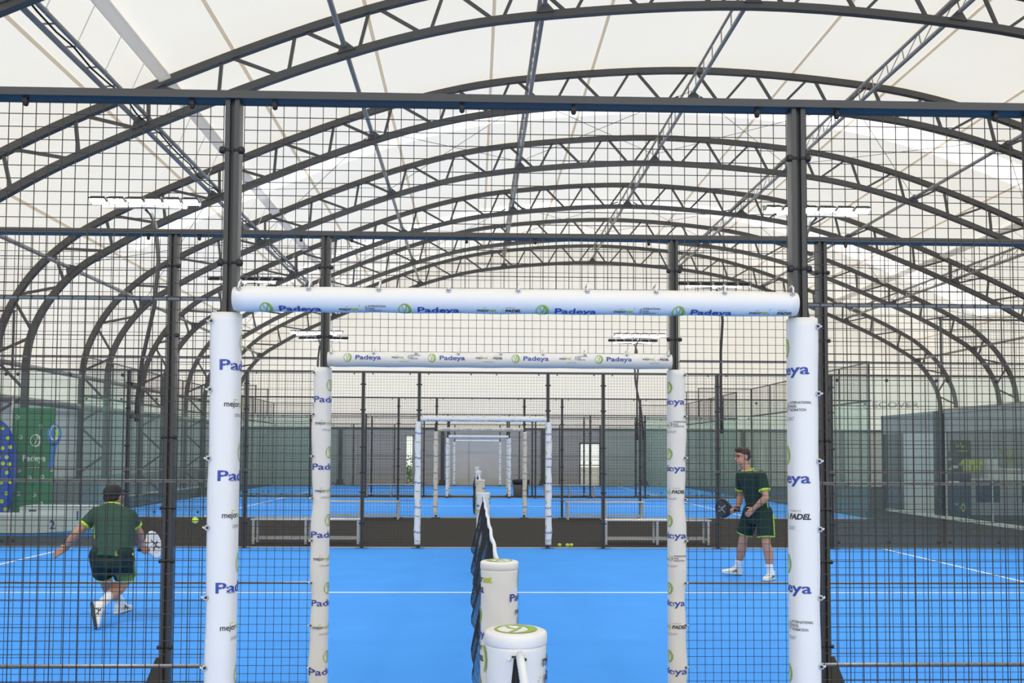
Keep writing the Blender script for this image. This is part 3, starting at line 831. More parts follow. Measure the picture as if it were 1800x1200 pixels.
# ------------------------------------------------------------------ benches
def build_bench(label):
    t = thing('bench', (0, 0, 0), label, 'bench', 'aluminium benches on the walkways')
    for y in (-.14, .0, .14): MB().bx(-.98, .98, y-.06, y+.06, .425, .445).build('seat_slat', 'alu', t)
    for x in (-.93, 0.0, .93):
        for y in (-.17, .17): MB().bx(x-.02, x+.02, y-.02, y+.02, 0, .425).build('leg', 'alu', t)
        MB().bx(x-.015, x+.015, -.17, .17, .40, .425).build('crosspiece', 'alu', t)
    for y in (-.17, .17): MB().bx(-.93, .93, y-.012, y+.012, .085, .11).build('stretcher', 'alu', t)
    return t
bn0 = None
for (x, y, lab) in [(-3.16, 16.75, 'low aluminium bench just behind the players court fence on the left'), (3.16, 16.75, 'low aluminium bench just behind the players court fence on the right'),
                    (-2.95, 22.85, 'low aluminium bench against the third court fence on the left'), (3.1, 22.85, 'low aluminium bench against the third court fence on the right'),
                    (-3.25, 34.75, 'small distant bench between the two farthest courts on the left'), (3.45, 34.75, 'small distant bench between the two farthest courts on the right')]:
    if bn0 is None: o = bn0 = build_bench(lab)
    else: o = copy_tree(bn0)
    o['label'] = lab; o.location = (x, y, -.012)
# litter bin
t = thing('litter_bin', (1.60, 34.3, -.012), 'black bag lined wire litter bin between the far courts', 'bin')
MB().lathe([(.24, 0), (.27, .02), (.30, .52), (.30, .56)], 20).build('basket', 'bin_mesh', t, True)
MB().lathe([(.305, .47), (.325, .52), (.33, .64), (.315, .66), (.24, .66), (.20, .60)], 20).build('bag', 'bin_bag', t, True)
# tennis balls
ball_me = MB().sphere((0, 0, 0), .0335, 16, 10).mesh('ball', 'ball', True)
seam_pts = []
for i in range(49):
    a = 2*PI*i/48; c = .44
    v = Vector((math.cos(a)+c*.5*math.cos(3*a), math.sin(a)-c*.5*math.sin(3*a), 1.0*math.sin(2*a))).normalized()*.0332
    seam_pts.append(v)
bseam = MB().tube(seam_pts, .0014, 4, cap=False).mesh('ball_seam', 'print_white', True)
for i, (p, lab) in enumerate([((-3.066, 9.70, .915), 'yellow padel ball in the air beside the running player'), ((1.345, 16.12, .0215), 'yellow ball lying alone on the walkway behind the third portal'),
                              ((1.485, 16.12, .0215), 'left of the two touching yellow balls on the walkway'), ((1.555, 16.14, .0215), 'right of the two touching yellow balls on the walkway')]):
    o = thing('padel_ball', p, lab, 'ball', 'yellow padel balls'); link('felt', ball_me, o); link('ball_seam', bseam, o); o.rotation_euler = (i*.7, i*1.3+.4, i)
# bottles at the fence foot between the first two fences
for p, mtc, lab in (((-2.045, 5.55, -.012), 'cap_green', 'bottle with a green cap at the foot of the fence post'), ((-1.975, 5.60, -.012), 'skin', 'bottle with a tan cap beside the green capped one')):
    t = thing('water_bottle', p, lab, 'bottle', 'bottles at the fence foot')
    hh = 0 if mtc == 'cap_green' else -.012
    MB().lathe([(.028, 0), (.032, .01), (.032, .15+hh), (.026, .185+hh), (.014, .205+hh), (.013, .215+hh)], 16).build('body', 'bottle', t, True)
    MB().lathe([(.018, .212+hh), (.018, .238+hh), (.015, .242+hh), (.002, .242+hh)], 16).build('cap', mtc, t, True)

# ------------------------------------------------------------------ left corner: podium, green board, rackets
t = thing('podium', (-9.2, 18.3, -.012), 'white stepped winners podium with blue base edge behind the left player', 'podium')
MB().bx(-1.6, 1.12, -.30, -.105, .05, .40).bx(-1.6, .18, -.105, .5, .05, .40).build('step_two', 'podium', t); MB().bx(.20, 1.50, -.10, .5, .05, .56).build('step_one', 'podium', t)
MB().bx(1.51, 2.2, -.06, .5, .05, .41).build('step_three', 'podium', t)
MB().add([(-1.6, -.305, 0), (.6, -.305, 0), (1.12, -.305, .03), (1.5, -.125, .06), (2.2, -.085, .12), (2.2, -.085, .18), (1.5, -.125, .12), (1.12, -.305, .09), (.6, -.305, .06), (-1.6, -.305, .05)], [(0, 1, 8, 9), (1, 2, 7, 8), (2, 3, 6, 7), (3, 4, 5, 6)]).build('blue_edge', 'racket_blue', t)
MB().bx(-1.58, 2.18, -.28, .48, 0, .05).build('base', 'racket_blue', t)
for s, x, y, z, h in (('2', .93, -.304, .14, .16), ('1', 1.32, -.104, .30, .17)):
    put_marks(at([(text2d(s, h, .03), 'print_blue')], 0, 0), lambda u, v, x=x, y=y, z=z: (x+u, y, z+v), t, 'numeral')
for x, z in ((-.15, .22), (.45, .46)): MB().bx(x-.07, x+.07, -.306 if z < .3 else -.106, -.300 if z < .3 else -.1, z, z+.03).build('hand_slot', 'print_black', t)
t = thing('advertising_board', (-9.63, 20.0, -.012), 'green upright advertising board with white lettering behind the podium', 'board')
MB().bx(-.44, .44, 0, .06, 0, 2.56).build('panel', 'green_board', t)
fm = lambda u, v: (u, -.003, v)
def white(ms): return [(g, 'print_white') for g, _ in ms]
marks = at(white(mark_ring(.24)), .06, 1.86) + at(white([(text2d('Padeya', .125, .04), '')]), .04, 1.42) + at(white([(stroke2d([(-.13+k_*.07, 0), (-.085+k_*.07, .006)], .024), '') for k_ in range(4)]), .04, 1.29)
for x, z in ((-.34, 2.36), (.16, 2.16), (-.26, 1.93), (-.28, 1.22), (-.05, 1.06), (.22, 1.08), (.40, 1.24), (-.28, .72), (.06, .70), (.20, .52)): marks += at(white(mark_ring(.085)), x, z)
put_marks(marks, fm, t, 'lettering')
MB().bx(-.47, -.44, -.01, .07, 0, 2.75).build('edge_strip', 'panel_white', t)
def racket_outline(w, h, n=40):
    pts = []
    for i in range(n):
        a = 2*PI*i/n; pts.append((w*math.sin(a)*(1-.12*math.cos(a)), -h*math.cos(a)))
    return pts
def plate(pts, y0, y1):
    n = len(pts); vs = [(x, y0, z) for x, z in pts]+[(x, y1, z) for x, z in pts]
    return MB().add(vs, [tuple(range(n)), tuple(range(n, 2*n))[::-1]]+[(i, (i+1) % n, n+(i+1) % n, n+i) for i in range(n)])
t = thing('display_racket', (-10.25, 19.6, -.012), 'giant blue cut-out racket with yellow dots at the left edge', 'display')
plate([(x, z+1.16) for x, z in racket_outline(.47, 1.15)], 0, .05).build('blade', 'board_blue', t)
rnd = random.Random(3)
for k in range(11):
    for j in range(5):
        x = -.36+.18*j+(.09 if k % 2 else 0)+rnd.uniform(-.03, .03); z = .2+k*.19+rnd.uniform(-.03, .03)
        if (x/.42)**2+((z-1.16)/1.08)**2 < 1: MB().lathe([(.001, -.004), (.042, -.004), (.042, .004), (.001, .004)], 12).build('dot', 'ball', t).matrix_local = Matrix.Translation((x, -.004, z)) @ Matrix.Rotation(PI/2, 4, 'X')
t = thing('display_racket', (-9.17, 19.958, -.012), 'small blue racket with white ring fixed to the right edge of the green board', 'display')
plate([(x, z+1.98) for x, z in racket_outline(.145, .23)], 0, .04).build('blade', 'racket_blue', t)
plate([(-.05, 1.80), (.06, 1.80), (-.02, 1.28), (-.11, 1.28)], 0, .04).build('handle', 'racket_blue', t)
g = ring2d(ellipse_poly(.01, 2.02, .105, .17), ellipse_poly(.01, 2.02, .075, .13)); MB().add([(x, -.003, z) for x, z in g[0]], g[1]).build('white_ring', 'print_white', t)
g = stroke2d([(.05, 2.1), (.065, 2.0), (.03, 1.90)], .05); MB().add([(x, -.004, z) for x, z in g[0]], g[1]).build('lime_mark', 'ball', t)
tag(MB().bx(-12.3, -10.9, 26.6, 27.2, -.012, .75).build('storage_cabinet', 'kiosk_grey'), 'low grey cabinet along the left wall behind the podium', 'cabinet')

# ------------------------------------------------------------------ right: glazed shop
t = thing('glazed_shop', (12.05, 17.0, -.012), 'grey glazed shop front along the right side of the walkway', 'shop front')
def sf(name, mt, x0, x1, y0, y1, z0, z1): return MB().bx(x0, x1, y0-17, y1-17, z0, z1).build(name, mt, t)
sf('kerb', 'panel_white', -.10, .06, 17.0, 26.7, 0, .07)
sf('head_panel', 'kiosk_grey', -.03, .03, 17.0, 27.0, 2.25, 2.72)
sf('solid_panel', 'kiosk_panel', -.03, .03, 23.95, 25.7, .07, 2.25)
sf('corner_post', 'kiosk_dark', -.07, .07, 23.45, 23.93, .0, 2.8)
for a, b in ((17.05, 19.2), (19.25, 21.3), (21.35, 23.4)): sf('glass_pane', 'shop_glass', -.008, .008, a, b, .07, 2.25)
for y in (19.225, 21.325, 23.42): sf('mullion', 'alu', -.02, .02, y-.012, y+.012, .07, 2.25)
sf('glass_pane', 'shop_glass', -.008, .008, 25.74, 27.0, .07, 2.25); sf('end_post', 'kiosk_dark', -.05, .05, 26.98, 27.06, 0, 2.8)
sf('coping', 'kiosk_grey', -.05, .12, 17.0, 27.05, 2.72, 2.80)
sf('rear_panel', 'kiosk_dark', 5.9, 6.0, 17.0, 27.05, 0, 2.72); sf('end_panel', 'kiosk_grey', .05, 5.9, 26.95, 27.05, 0, 2.72)
t = thing('display_stand', (13.05, 24.7, -.012), 'tall black display stand with yellow marks in the shop', 'display stand')
MB().bx(-.62, .35, 0, .35, 0, 1.15).build('base', 'navy', t); MB().bx(-.05, .42, .1, .3, 1.15, 2.05).build('header', 'sign_black', t); MB().bx(-.62, -.06, .1, .3, 1.15, 1.75).build('side_panel', 'kiosk_dark', t)
put_marks(at([(stroke2d([(x_, 0), (x_+d_, h_)], .022), 'neon') for x_, d_, h_ in ((-.17, 0, .10), (-.12, .01, .09), (-.07, .03, .14), (-.03, .04, .06), (.02, 0, .08), (.07, .01, .06), (.15, 0, .10))], .18, 1.85) + at([(stroke2d([(-.13, 0), (.13, 0)], .022), 'neon')], .18, 1.76), lambda u, v: (u, .09, v), t, 'lettering')
g = ring2d([(0, .13), (.10, 0), (0, -.13), (-.10, 0)], [(0, .07), (.05, 0), (0, -.07), (-.05, 0)]); MB().add([(.12+x, -.004, .22+z) for x, z in g[0]], g[1]).build('diamond_mark', 'neon', t)
g = ([(-.13, .33), (.01, .33), (-.06, .27)], [(0, 1, 2)]); MB().add([(x, -.004, z) for x, z in g[0]], g[1]).build('arrow_mark', 'neon', t)
shirt2 = [(-.17, 0), (.17, 0), (.18, .34), (.30, .22), (.37, .32), (.2, .52), (.08, .56), (-.08, .56), (-.2, .52), (-.37, .32), (-.30, .22), (-.18, .34)]
def shirt_at(x, y, z, s, mt, lab):
    o = thing('hanging_shirt', (x, y, z), lab, 'shirt', 'shirts on the shop display'); o.scale = (s, s, s)
    plate(shirt2, -.04, .04).build('fabric', mt, o); MB().tube([(-.15, 0, .5), (0, 0, .6), (.15, 0, .5)], .01, 5).build('hanger', 'alu', o)
    MB().bx(-.10, .10, -.046, -.04, .22, .30).build('chest_print', 'white_box', o)
shirt_at(13.25, 24.62, 1.18, .62, 'neon', 'neon yellow shirt at the front of the shop display')
shirt_at(13.58, 24.75, 1.16, .62, 'neon', 'neon yellow shirt hanging to the right of the front one')
for k, (x, y, z, mt) in enumerate([(12.72, 24.62, 1.50, 'lime_trim'), (12.90, 24.62, 1.28, 'white_box'), (12.72, 24.62, 1.22, 'lime_trim'), (12.70, 24.62, .86, 'white_box'), (12.92, 24.62, .86, 'white_box')]):
    tag(MB().bx(x-.08, x+.08, y-.06, y+.04, z, z+.07).bx(x-.06, x+.04, y-.07, y-.06, z+.01, z+.05).build('folded_garment', mt), ['lime top folded on the highest hook of the dark stand', 'white pair on the middle hook of the dark stand', 'lime top on the middle hook of the dark stand', 'white shoe box on the lower left of the dark stand', 'white shoe box on the lower right of the dark stand'][k], 'garment', 'goods on the dark stand')
t = thing('shop_counter', (14.0, 24.9, -.012), 'pale grey shop counter with dark fronts', 'counter')
MB().bx(-.5, 3.0, 0, .6, 0, .95).build('body', 'concrete', t); MB().bx(-.55, 3.1, -.05, .65, .95, 1.0).build('worktop', 'white_box', t)
for x0, x1 in ((-.35, .30), (.95, 1.7)): MB().bx(x0, x1, -.02, 0, .35, .93).build('dark_front', 'navy', t)
for k, (x, w, z, h, mt) in enumerate([(14.22, .34, .988, .32, 'white_box'), (14.18, .30, 1.308, .22, 'white_box'), (14.75, .45, .988, .28, 'white_box'), (15.1, .30, .988, .26, 'panel_white'), (15.45, .26, .988, .34, 'racket_blue'), (13.72, .3, .988, .24, 'concrete')]):
    tag(MB().bx(x-w/2, x+w/2, 25.0, 25.25, z, z+h).bx(x-w/2+.01, x+w/2-.01, 24.99, 25.0, z+.02, z+h-.03).build('counter_box', mt), ['white box at the bottom of the pair on the counter', 'white box stacked on top on the shop counter', 'wide white box in the middle of the shop counter', 'pale box right of the wide white box', 'blue printed box at the right of the counter', 'grey box at the left end of the counter'][k], 'box', 'boxes on the shop counter')
t = thing('potted_plant', (14.85, 25.4, .988), 'yellowish spiky plant in a terracotta pot on the counter', 'plant')
MB().lathe([(.05, 0), (.075, .14), (.08, .15), (.06, .15)], 14).build('pot', 'pot', t, True)
for k in range(16):
    a = k*2.4; r = .08+.05*(k % 4); h = .55+.06*(k % 5)
    MB().tube([(0, 0, .13), (r*.4*math.cos(a), r*.4*math.sin(a), .13+h*.6), (r*2*math.cos(a), r*2*math.sin(a), .13+h)], [.012, .022, .004], 4).build('leaf', 'leaf', t)
# wall sign on the far gable
t = thing('wall_sign', (20.4, GY-.03, 4.06), 'thin dark lettering with a hexagon emblem on the far right gable', 'sign')
put_marks(at([(text2d('ECOVER', .30, .0, 0, 1.55, 'LEFT'), 'print_grey')], .0, 0), lambda u, v: (u, -.01, v), t, 'lettering')
hx = [(-.32+.22*math.cos(PI/6+i*PI/3), .15+.25*math.sin(PI/6+i*PI/3)) for i in range(6)]; hx2 = [(-.32+.17*math.cos(PI/6+i*PI/3), .15+.20*math.sin(PI/6+i*PI/3)) for i in range(6)]
g = ring2d(hx, hx2); MB().add([(x, -.01, z) for x, z in g[0]], g[1]).build('hexagon_mark', 'print_grey', t)
# shrubs outside the narrow doorway
for (x, y, r, lab) in ((-3.9, 49.5, .9, 'green shrub outside the narrow far doorway'), (-3.2, 52.0, 1.5, 'taller shrub further out behind the narrow far doorway')):
    t = thing('garden_shrub', (x, y, -.03), lab, 'shrub', 'shrubs outside the hall')
    mb = MB(); rr = random.Random(int(y*7))
    for k in range(260):
        v = Vector((rr.gauss(0, 1), rr.gauss(0, 1), rr.gauss(0, 1))).normalized()*r*rr.uniform(.5, 1); v.z = abs(v.z)*1.1
        d = Vector((rr.gauss(0, 1), rr.gauss(0, 1), rr.gauss(0, 1))).normalized()*.11; e = d.orthogonal().normalized()*.05
        mb.add([v-d, v+e, v+d, v-e], [(0, 1, 2, 3)])
    tag(mb.build('foliage', 'bush', t), kind='stuff'); MB().tube([(0, 0, 0), (.05, 0, r*.6)], .04, 6).build('stem', 'hair', t)
#PEOPLE#
# ------------------------------------------------------------------ people
def remesh(mb, voxel, smooth=4, name='m'):
    me = mb.mesh(name, None); o = bpy.data.objects.new('tmp', me); COL.objects.link(o)
    r = o.modifiers.new('r', 'REMESH'); r.mode = 'VOXEL'; r.voxel_size = voxel; r.use_smooth_shade = True
    if smooth:
        s = o.modifiers.new('s', 'SMOOTH'); s.iterations = smooth; s.factor = .5
    dg = bpy.context.evaluated_depsgraph_get(); out = bpy.data.meshes.new_from_object(o.evaluated_get(dg))
    bpy.data.objects.remove(o); out.shade_smooth(); return out
def ell(mb, c, r, rot=None, nu=16, nv=10):
    t = MB().sphere((0, 0, 0), 1, nu, nv); M = rot or Matrix.Identity(3)
    mb.add([Vector(c) + M @ Vector((x*r[0], y*r[1], z*r[2])) for x, y, z in t.v], t.f)
def limb(mb, pts, rs, n=14, round_ends=True):
    P = [Vector(p) for p in pts]
    # densify with smooth interpolation of the radii
    Q = []; Rr = []
    for i in range(len(P)-1):
        for k in range(5):
            f = k/5; Q.append(P[i].lerp(P[i+1], f)); g = f*f*(3-2*f); Rr.append(rs[i]*(1-g)+rs[i+1]*g)
    Q.append(P[-1]); Rr.append(rs[-1])
    mb.tube(Q, Rr, n)
    for i, p in enumerate(P):
        if 0 < i < len(P)-1 or round_ends: ell(mb, p, (rs[i]*.98,)*3, None, 12, 8)
def loft(mb, rings, n=28):
    """rings: (centre, half width vector, half depth vector)"""
    secs = []
    for c, a, b in rings:
        c, a, b = Vector(c), Vector(a), Vector(b)
        secs.append([tuple(c + a*math.copysign(abs(math.cos(w))**.85, math.cos(w)) + b*math.copysign(abs(math.sin(w))**.85, math.sin(w))) for w in [2*PI*k/n for k in range(n)]])
    mb.sweep(secs)
def part(me, name, mt, parent): 
    me.name = name; me.materials.clear(); me.materials.append(MATS[mt]); o = link(name, me, parent); o.location = -Vector(parent.location); return o
def hand(mb, wrist, fdir, palm_n, thumb_side, curl=.5, L=.18, spread=.16):
    """palm and five fingers: fdir along the hand, palm_n out of the palm, thumb_side unit vector"""
    f = Vector(fdir).normalized(); n = Vector(palm_n); n = (n-f*n.dot(f)).normalized(); s = f.cross(n).normalized()
    if s.dot(Vector(thumb_side)) < 0: s = -s
    w = Vector(wrist); pl = L*.52
    loft(mb, [(w-f*.01, s*.026, n*.021), (w+f*pl*.45, s*.038, n*.017), (w+f*pl, s*.041, n*.014), (w+f*(pl+.012), s*.034, n*.010)], 14)
    for k, (off, ln) in enumerate(((.030, .078), (.010, .086), (-.011, .080), (-.030, .062))):
        b = w + f*(pl-.004) + s*off; d = (f + s*off*spread*12).normalized(); pts = [b]; a = curl*.4
        for seg in (.45, .31, .24):
            d2 = (d*math.cos(a) + n*math.sin(a)); pts.append(pts[-1]+d2*ln*seg); a += curl*.85
        limb(mb, pts, [.0105, .0098, .0090, .0080], 8)
    b = w + f*pl*.25 + s*.030; d = (f*.62 + s*.70 + n*.32).normalized(); q = b+d*.042; d2 = (d*.8 + f*.5 + n*curl*.4).normalized()
    limb(mb, [b, q, q+d2*.034], [.0135, .0115, .0088], 8)
def shoe(ankle, heel, toe, up, parent, mt='shoe_white', sole_mt='sole', name='shoe'):
    h, t, u = Vector(heel), Vector(toe), Vector(up).normalized(); f = (t-h).normalized(); s = f.cross(u).normalized(); u = s.cross(f); L = (t-h).length
    mb = MB()
    def ring(k, w, z0, z1): return (h + f*L*k + u*(z0+z1)/2, s*w, u*(z1-z0)/2)
    loft(mb, [ring(-.02, .020, .03, .08), ring(.05, .034, .018, .105), ring(.2, .037, .018, .115), ring(.38, .040, .018, .100), ring(.55, .046, .018, .078), ring(.75, .049, .018, .062), ring(.92, .038, .018, .050), ring(1.0, .016, .022, .040)], 18)
    limb(mb, [h+f*L*.17+u*.07, h+f*L*.17+u*.115], [.041, .043], 14, False)
    o = part(remesh(mb, .006, 3), name, mt, parent)
    mb = MB(); loft(mb, [ring(-.03, .026, .0, .026), ring(.06, .039, 0, .028), ring(.3, .041, 0, .028), ring(.6, .049, 0, .026), ring(.82, .049, .0, .024), ring(.97, .034, .004, .024), ring(1.02, .012, .008, .022)], 18)
    b = part(remesh(mb, .006, 2), 'sole', sole_mt, o); b.location = (0, 0, 0)
    mb = MB()
    for k in range(4):
        c = h+f*L*(.36+.09*k)+u*(.104-.012*k); mb.tube([c-s*.024, c+u*.006, c+s*.024], .004, 5)
    q = part(mb.mesh('laces', None), 'laces', 'sock', o); q.location = (0, 0, 0)
    mb = MB()
    for sd in (-1, 1):
        w_ = .047
        for a_, b_ in (((.30, .085), (.52, .03)), ((.42, .075), (.30, .03)), ((.28, .055), (.58, .045))):
            mb.tube([h+f*L*a_[0]+u*a_[1]+s*sd*(w_-.004), h+f*L*b_[0]+u*b_[1]+s*sd*w_], .0035, 5)
    q = part(mb.mesh('side_stripes', None), 'side_stripes', 'racket_black', o); q.location = (0, 0, 0)
    return o
def padel_racket(parent_label, grip, axis, face_n, mt_face, mt_rim, marks_mt, W=.13, H=.155):
    """blade with holes pattern, rim, throat and grip; axis from grip to blade tip"""
    g, a, n = Vector(grip), Vector(axis).normalized(), Vector(face_n); n = (n-a*n.dot(a)).normalized(); s = a.cross(n)
    t = thing('padel_racket', g, parent_label, 'racket', 'padel rackets')
    def P(x, y, z): return s*x + a*y + n*z
    N = 40; out = [(W*math.cos(w)*(1-.10*math.sin(w)*-1 if False else 1), .235+H*math.sin(w)) for w in [2*PI*k/N for k in range(N)]]
    mb = MB(); vs = [P(x, y, -.017) for x, y in out]+[P(x, y, .017) for x, y in out]
    mb.add(vs, [tuple(range(N)), tuple(range(N, 2*N))]+[(i, (i+1) % N, N+(i+1) % N, N+i) for i in range(N)]); mb.build('blade', mt_face, t)
    mb = MB(); ring = [P(x*1.005, .235+(y-.235)*1.005, 0) for x, y in out]; mb.tube(ring+[ring[0], ring[1]], .0195, 8, False); mb.build('rim', mt_rim, t, True)
    mb = MB()
    for r_, k_ in ((.025, 6), (.055, 11), (.085, 16)):
        for k in range(k_):
            w = 2*PI*k/k_
            for z in (-.0175, .0175):
                c = P(r_*math.cos(w), .24+r_*1.1*math.sin(w), z); mb.add([c+P(.006*math.cos(q*PI/4), .006*math.sin(q*PI/4), math.copysign(.0006, z)) for q in range(8)], [tuple(range(8))])
    tag(mb.build('holes', marks_mt, t), kind='stuff')
    for x in (-1, 1): MB().tube([P(x*.075, .115, 0), P(x*.035, .07, 0), P(x*.012, .03, 0)], .014, 8).build('throat', mt_rim, t, True)
    MB().tube([P(0, .055, 0), P(0, -.07, 0)], .0155, 10).tube([P(0, -.07, 0), P(0, -.082, 0)], .019, 10).build('grip', 'racket_black', t, True)
    g2 = stroke2d([(-.05, .17), (.0, .24), (-.02, .30)], .022); g3 = stroke2d([(.05, .17), (.015, .23), (.05, .31)], .018)
    mb = MB()
    for z in (-.0178, .0178):
        for gg in (g2, g3): mb.add([P(x, y, z) for x, y in gg[0]], gg[1])
    mb.build('blade_mark', marks_mt, t)
    return t

# ---------------- the player on the right, facing the net
O = Vector((3.50, 12.0, 0))
pr = thing('person', O, 'person standing at right in dark green kit with lime trim, holding a black racket', 'person', 'padel players')
V = Vector
neck, head = V((3.435, 12.02, 1.420)), V((3.375, 12.02, 1.598))
shN, elN, wrN = V((3.565, 11.835, 1.350)), V((3.600, 11.74, 1.075)), V((3.478, 11.86, .925))
shF, elF, wrF = V((3.415, 12.205, 1.350)), V((3.440, 12.32, 1.075)), V((3.355, 12.20, .890))
hipN, hipF = V((3.625, 11.90, .875)), V((3.515, 12.10, .875))
knN, anN = V((3.625, 11.83, .470)), V((3.690, 11.875, .105))
knF, anF = V((3.425, 12.19, .480)), V((3.405, 12.36, .115))
fwd = V((-.86, -.34, 0)).normalized(); lat = V((-fwd.y, fwd.x, 0))      # lat points to his right (away from the camera)
if lat.y < 0: lat = -lat
tors = [(V((3.57, 12.0, .90)), .150, .105), (V((3.555, 12.0, 1.00)), .140, .100), (V((3.53, 12.0, 1.14)), .150, .108), (V((3.50, 12.015, 1.27)), .175, .115), (V((3.475, 12.02, 1.36)), .165, .095), (V((3.455, 12.02, 1.41)), .085, .07)]
body = MB()
loft(body, [(c, lat*w*.92, fwd*d*.92) for c, w, d in tors])
limb(body, [V((3.458, 12.02, 1.37)), neck, V((3.395, 12.02, 1.52))], [.062, .056, .052])
# head: skull, jaw, nose, brow, ears
hd = V((-.94, -.30, -.06)).normalized(); hl = V((0, 0, 1)).cross(hd).normalized(); hu = hd.cross(hl)
if hu.z < 0: hu = -hu
HM = Matrix((hd, hl, hu)).transposed()
def H(f, s, u): return head + hd*f + hl*s + hu*u
ell(body, H(-.012, 0, .028), (.096, .076, .088), HM); ell(body, H(.030, 0, -.045), (.062, .056, .070), HM)
ell(body, H(.062, 0, -.088), (.026, .026, .020), HM); ell(body, H(.084, 0, .020), (.014, .045, .014), HM)
limb(body, [H(.090, 0, .008), H(.106, 0, -.028)], [.009, .015], 8); ell(body, H(.086, 0, -.062), (.014, .022, .008), HM)
for s in (-1, 1): ell(body, H(-.012, s*.077, -.012), (.020, .010, .033), HM)
limb(body, [shN, elN, wrN], [.056, .042, .030]); limb(body, [elN.lerp(wrN, .0), elN.lerp(wrN, .3), wrN], [.042, .045, .029])
limb(body, [shF, elF, wrF], [.056, .042, .030]); limb(body, [elF, elF.lerp(wrF, .3), wrF], [.042, .045, .029])
limb(body, [hipN, knN, anN], [.085, .056, .040]); limb(body, [knN, knN.lerp(anN, .32)-fwd*.018, anN], [.054, .060, .038])
limb(body, [hipF, knF, anF], [.085, .056, .040]); limb(body, [knF, knF.lerp(anF, .32)-fwd*.018, anF], [.054, .060, .038])
hand(body, wrN, V((-.50, .35, -.55)), V((.2, .9, -.2)), V((-.4, .2, .8)), .55)
hand(body, wrF, V((-.95, -.25, -.12)), V((-.1, -.9, -.3)), V((0, -.1, 1)), 1.25, .16)
part(remesh(body, .0075, 3), 'body', 'skin', pr)
for s in (-1, 1):
    e = MB(); ell(e, H(.083, s*.031, .004), (.010, .014, .008), HM); part(e.mesh('eye', None, True), 'eye', 'eye', pr)
    e = MB(); e.tube([H(.090, s*.016, .024), H(.090, s*.034, .028), H(.078, s*.050, .022)], .0055, 6); part(e.mesh('eyebrow', None, True), 'eyebrow', 'hair', pr)
e = MB(); e.tube([H(.094, -.016, -.060), H(.101, 0, -.059), H(.094, .016, -.060)], .0055, 6); part(e.mesh('mouth', None, True), 'mouth', 'lip', pr)
hr = MB(); ell(hr, H(-.022, 0, .052), (.098, .083, .078), HM); ell(hr, H(-.052, 0, .005), (.066, .077, .062), HM); ell(hr, H(.040, 0, .098), (.060, .062, .032), HM); ell(hr, H(.066, .01, .090), (.040, .050, .028), HM)
rr = random.Random(5)
for k in range(60):
    w = rr.uniform(0, 2*PI); q = rr.uniform(.0, 1); c = H(-.02+.085*math.cos(w)*q, .07*math.sin(w)*q, .115-.04*q*q); d = (hd*.9+hu*.5+hl*rr.uniform(-.4, .4)).normalized()
    hr.tube([c, c+d*.03+hu*.006], [.010, .003], 5)
part(remesh(hr, .006, 1), 'hair', 'hair', pr)
def garment(tors, sleeves, nm, mt, par, grow=.016, voxel=.008):
    mb = MB(); loft(mb, tors)
    for pts, rs in sleeves: limb(mb, [Vector(tors[-1][0])-Vector((0, 0, .055)), Vector(pts[0])-Vector((0, 0, .012))], [.062, rs[0]*.93], 14)
    for pts, rs in sleeves: limb(mb, pts, rs, 16, False); ell(mb, pts[0], (rs[0]*.99,)*3)
    return part(remesh(mb, voxel, 3), nm, mt, par)
sl = [([shN, shN.lerp(elN, .70)], [.076, .072]), ([shF, shF.lerp(elF, .70)], [.076, .072])]
hem = V((3.595, 12.0, .80))
garment([(hem, lat*.178, fwd*.128), (V((3.575, 12.0, .90)), lat*.172, fwd*.124)] + [(c, lat*(w+.018), fwd*(d+.018)) for c, w, d in tors[1:-1]] + [(V((3.452, 12.02, 1.415)), lat*.092, fwd*.076)], sl, 'shirt', 'shirt_green', pr)
for pts, rs in sl:
    d = (pts[1]-pts[0]).normalized(); b = MB(); b.tube([pts[1]-d*.022, pts[1]+d*.004], rs[1]+.004, 18); part(b.mesh('sleeve_trim', None, True), 'sleeve_trim', 'lime_trim', pr)
b = MB(); rg = [V((3.446, 12.02, 1.425))+lat*.080*math.cos(w)+fwd*.072*math.sin(w)+V((0, 0, -.020*math.sin(w))) for w in [2*PI*k/24 for k in range(26)]]; b.tube(rg, .010, 6, False); part(b.mesh('collar_trim', None, True), 'collar_trim', 'lime_trim', pr)
b = MB(); side = -lat
b.tube([V((3.60, 11.86, 1.10))+side*.04, V((3.62, 11.87, 1.0))+side*.05, V((3.645, 11.865, .86))+side*.045], .006, 6); b.tube([V((3.475, 11.93, 1.42)), V((3.52, 11.86, 1.405)), V((3.545, 11.80, 1.38))], .005, 6)
part(b.mesh('piping', None, True), 'piping', 'lime_trim', pr)
b = MB(); em = V((3.425, 11.925, 1.235)); 
for gg in (ring2d(ellipse_poly(0, 0, .020, .026, 20), ellipse_poly(0, 0, .014, .020, 20)), stroke2d([(.004, -.01), (-.012, -.04)], .006)):
    b.add([em + V((.93, -.37, 0))*x + V((0, 0, 1))*z for x, z in gg[0]], gg[1])
part(b.mesh('chest_emblem', None), 'chest_emblem', 'lime_trim', pr)
sh = MB()
loft(sh, [(V((3.575, 12.0, .72)), lat*.170, fwd*.125), (V((3.58, 12.0, .82)), lat*.182, fwd*.130), (V((3.575, 12.0, .95)), lat*.160, fwd*.118)])
for hp, kn, k in ((hipN, knN, .78), (hipF, knF, .76)): limb(sh, [hp, hp.lerp(kn, k)], [.108, .112], 18, False); ell(sh, hp, (.107,)*3)
part(remesh(sh, .008, 3), 'shorts', 'shorts_green', pr)
for hp, kn, k in ((hipN, knN, .78), (hipF, knF, .76)):
    c = hp.lerp(kn, k); d = (kn-hp).normalized(); b = MB(); b.tube([c-d*.006, c+d*.003], .1135, 20); part(b.mesh('shorts_hem', None, True), 'shorts_hem', 'lime_trim', pr)
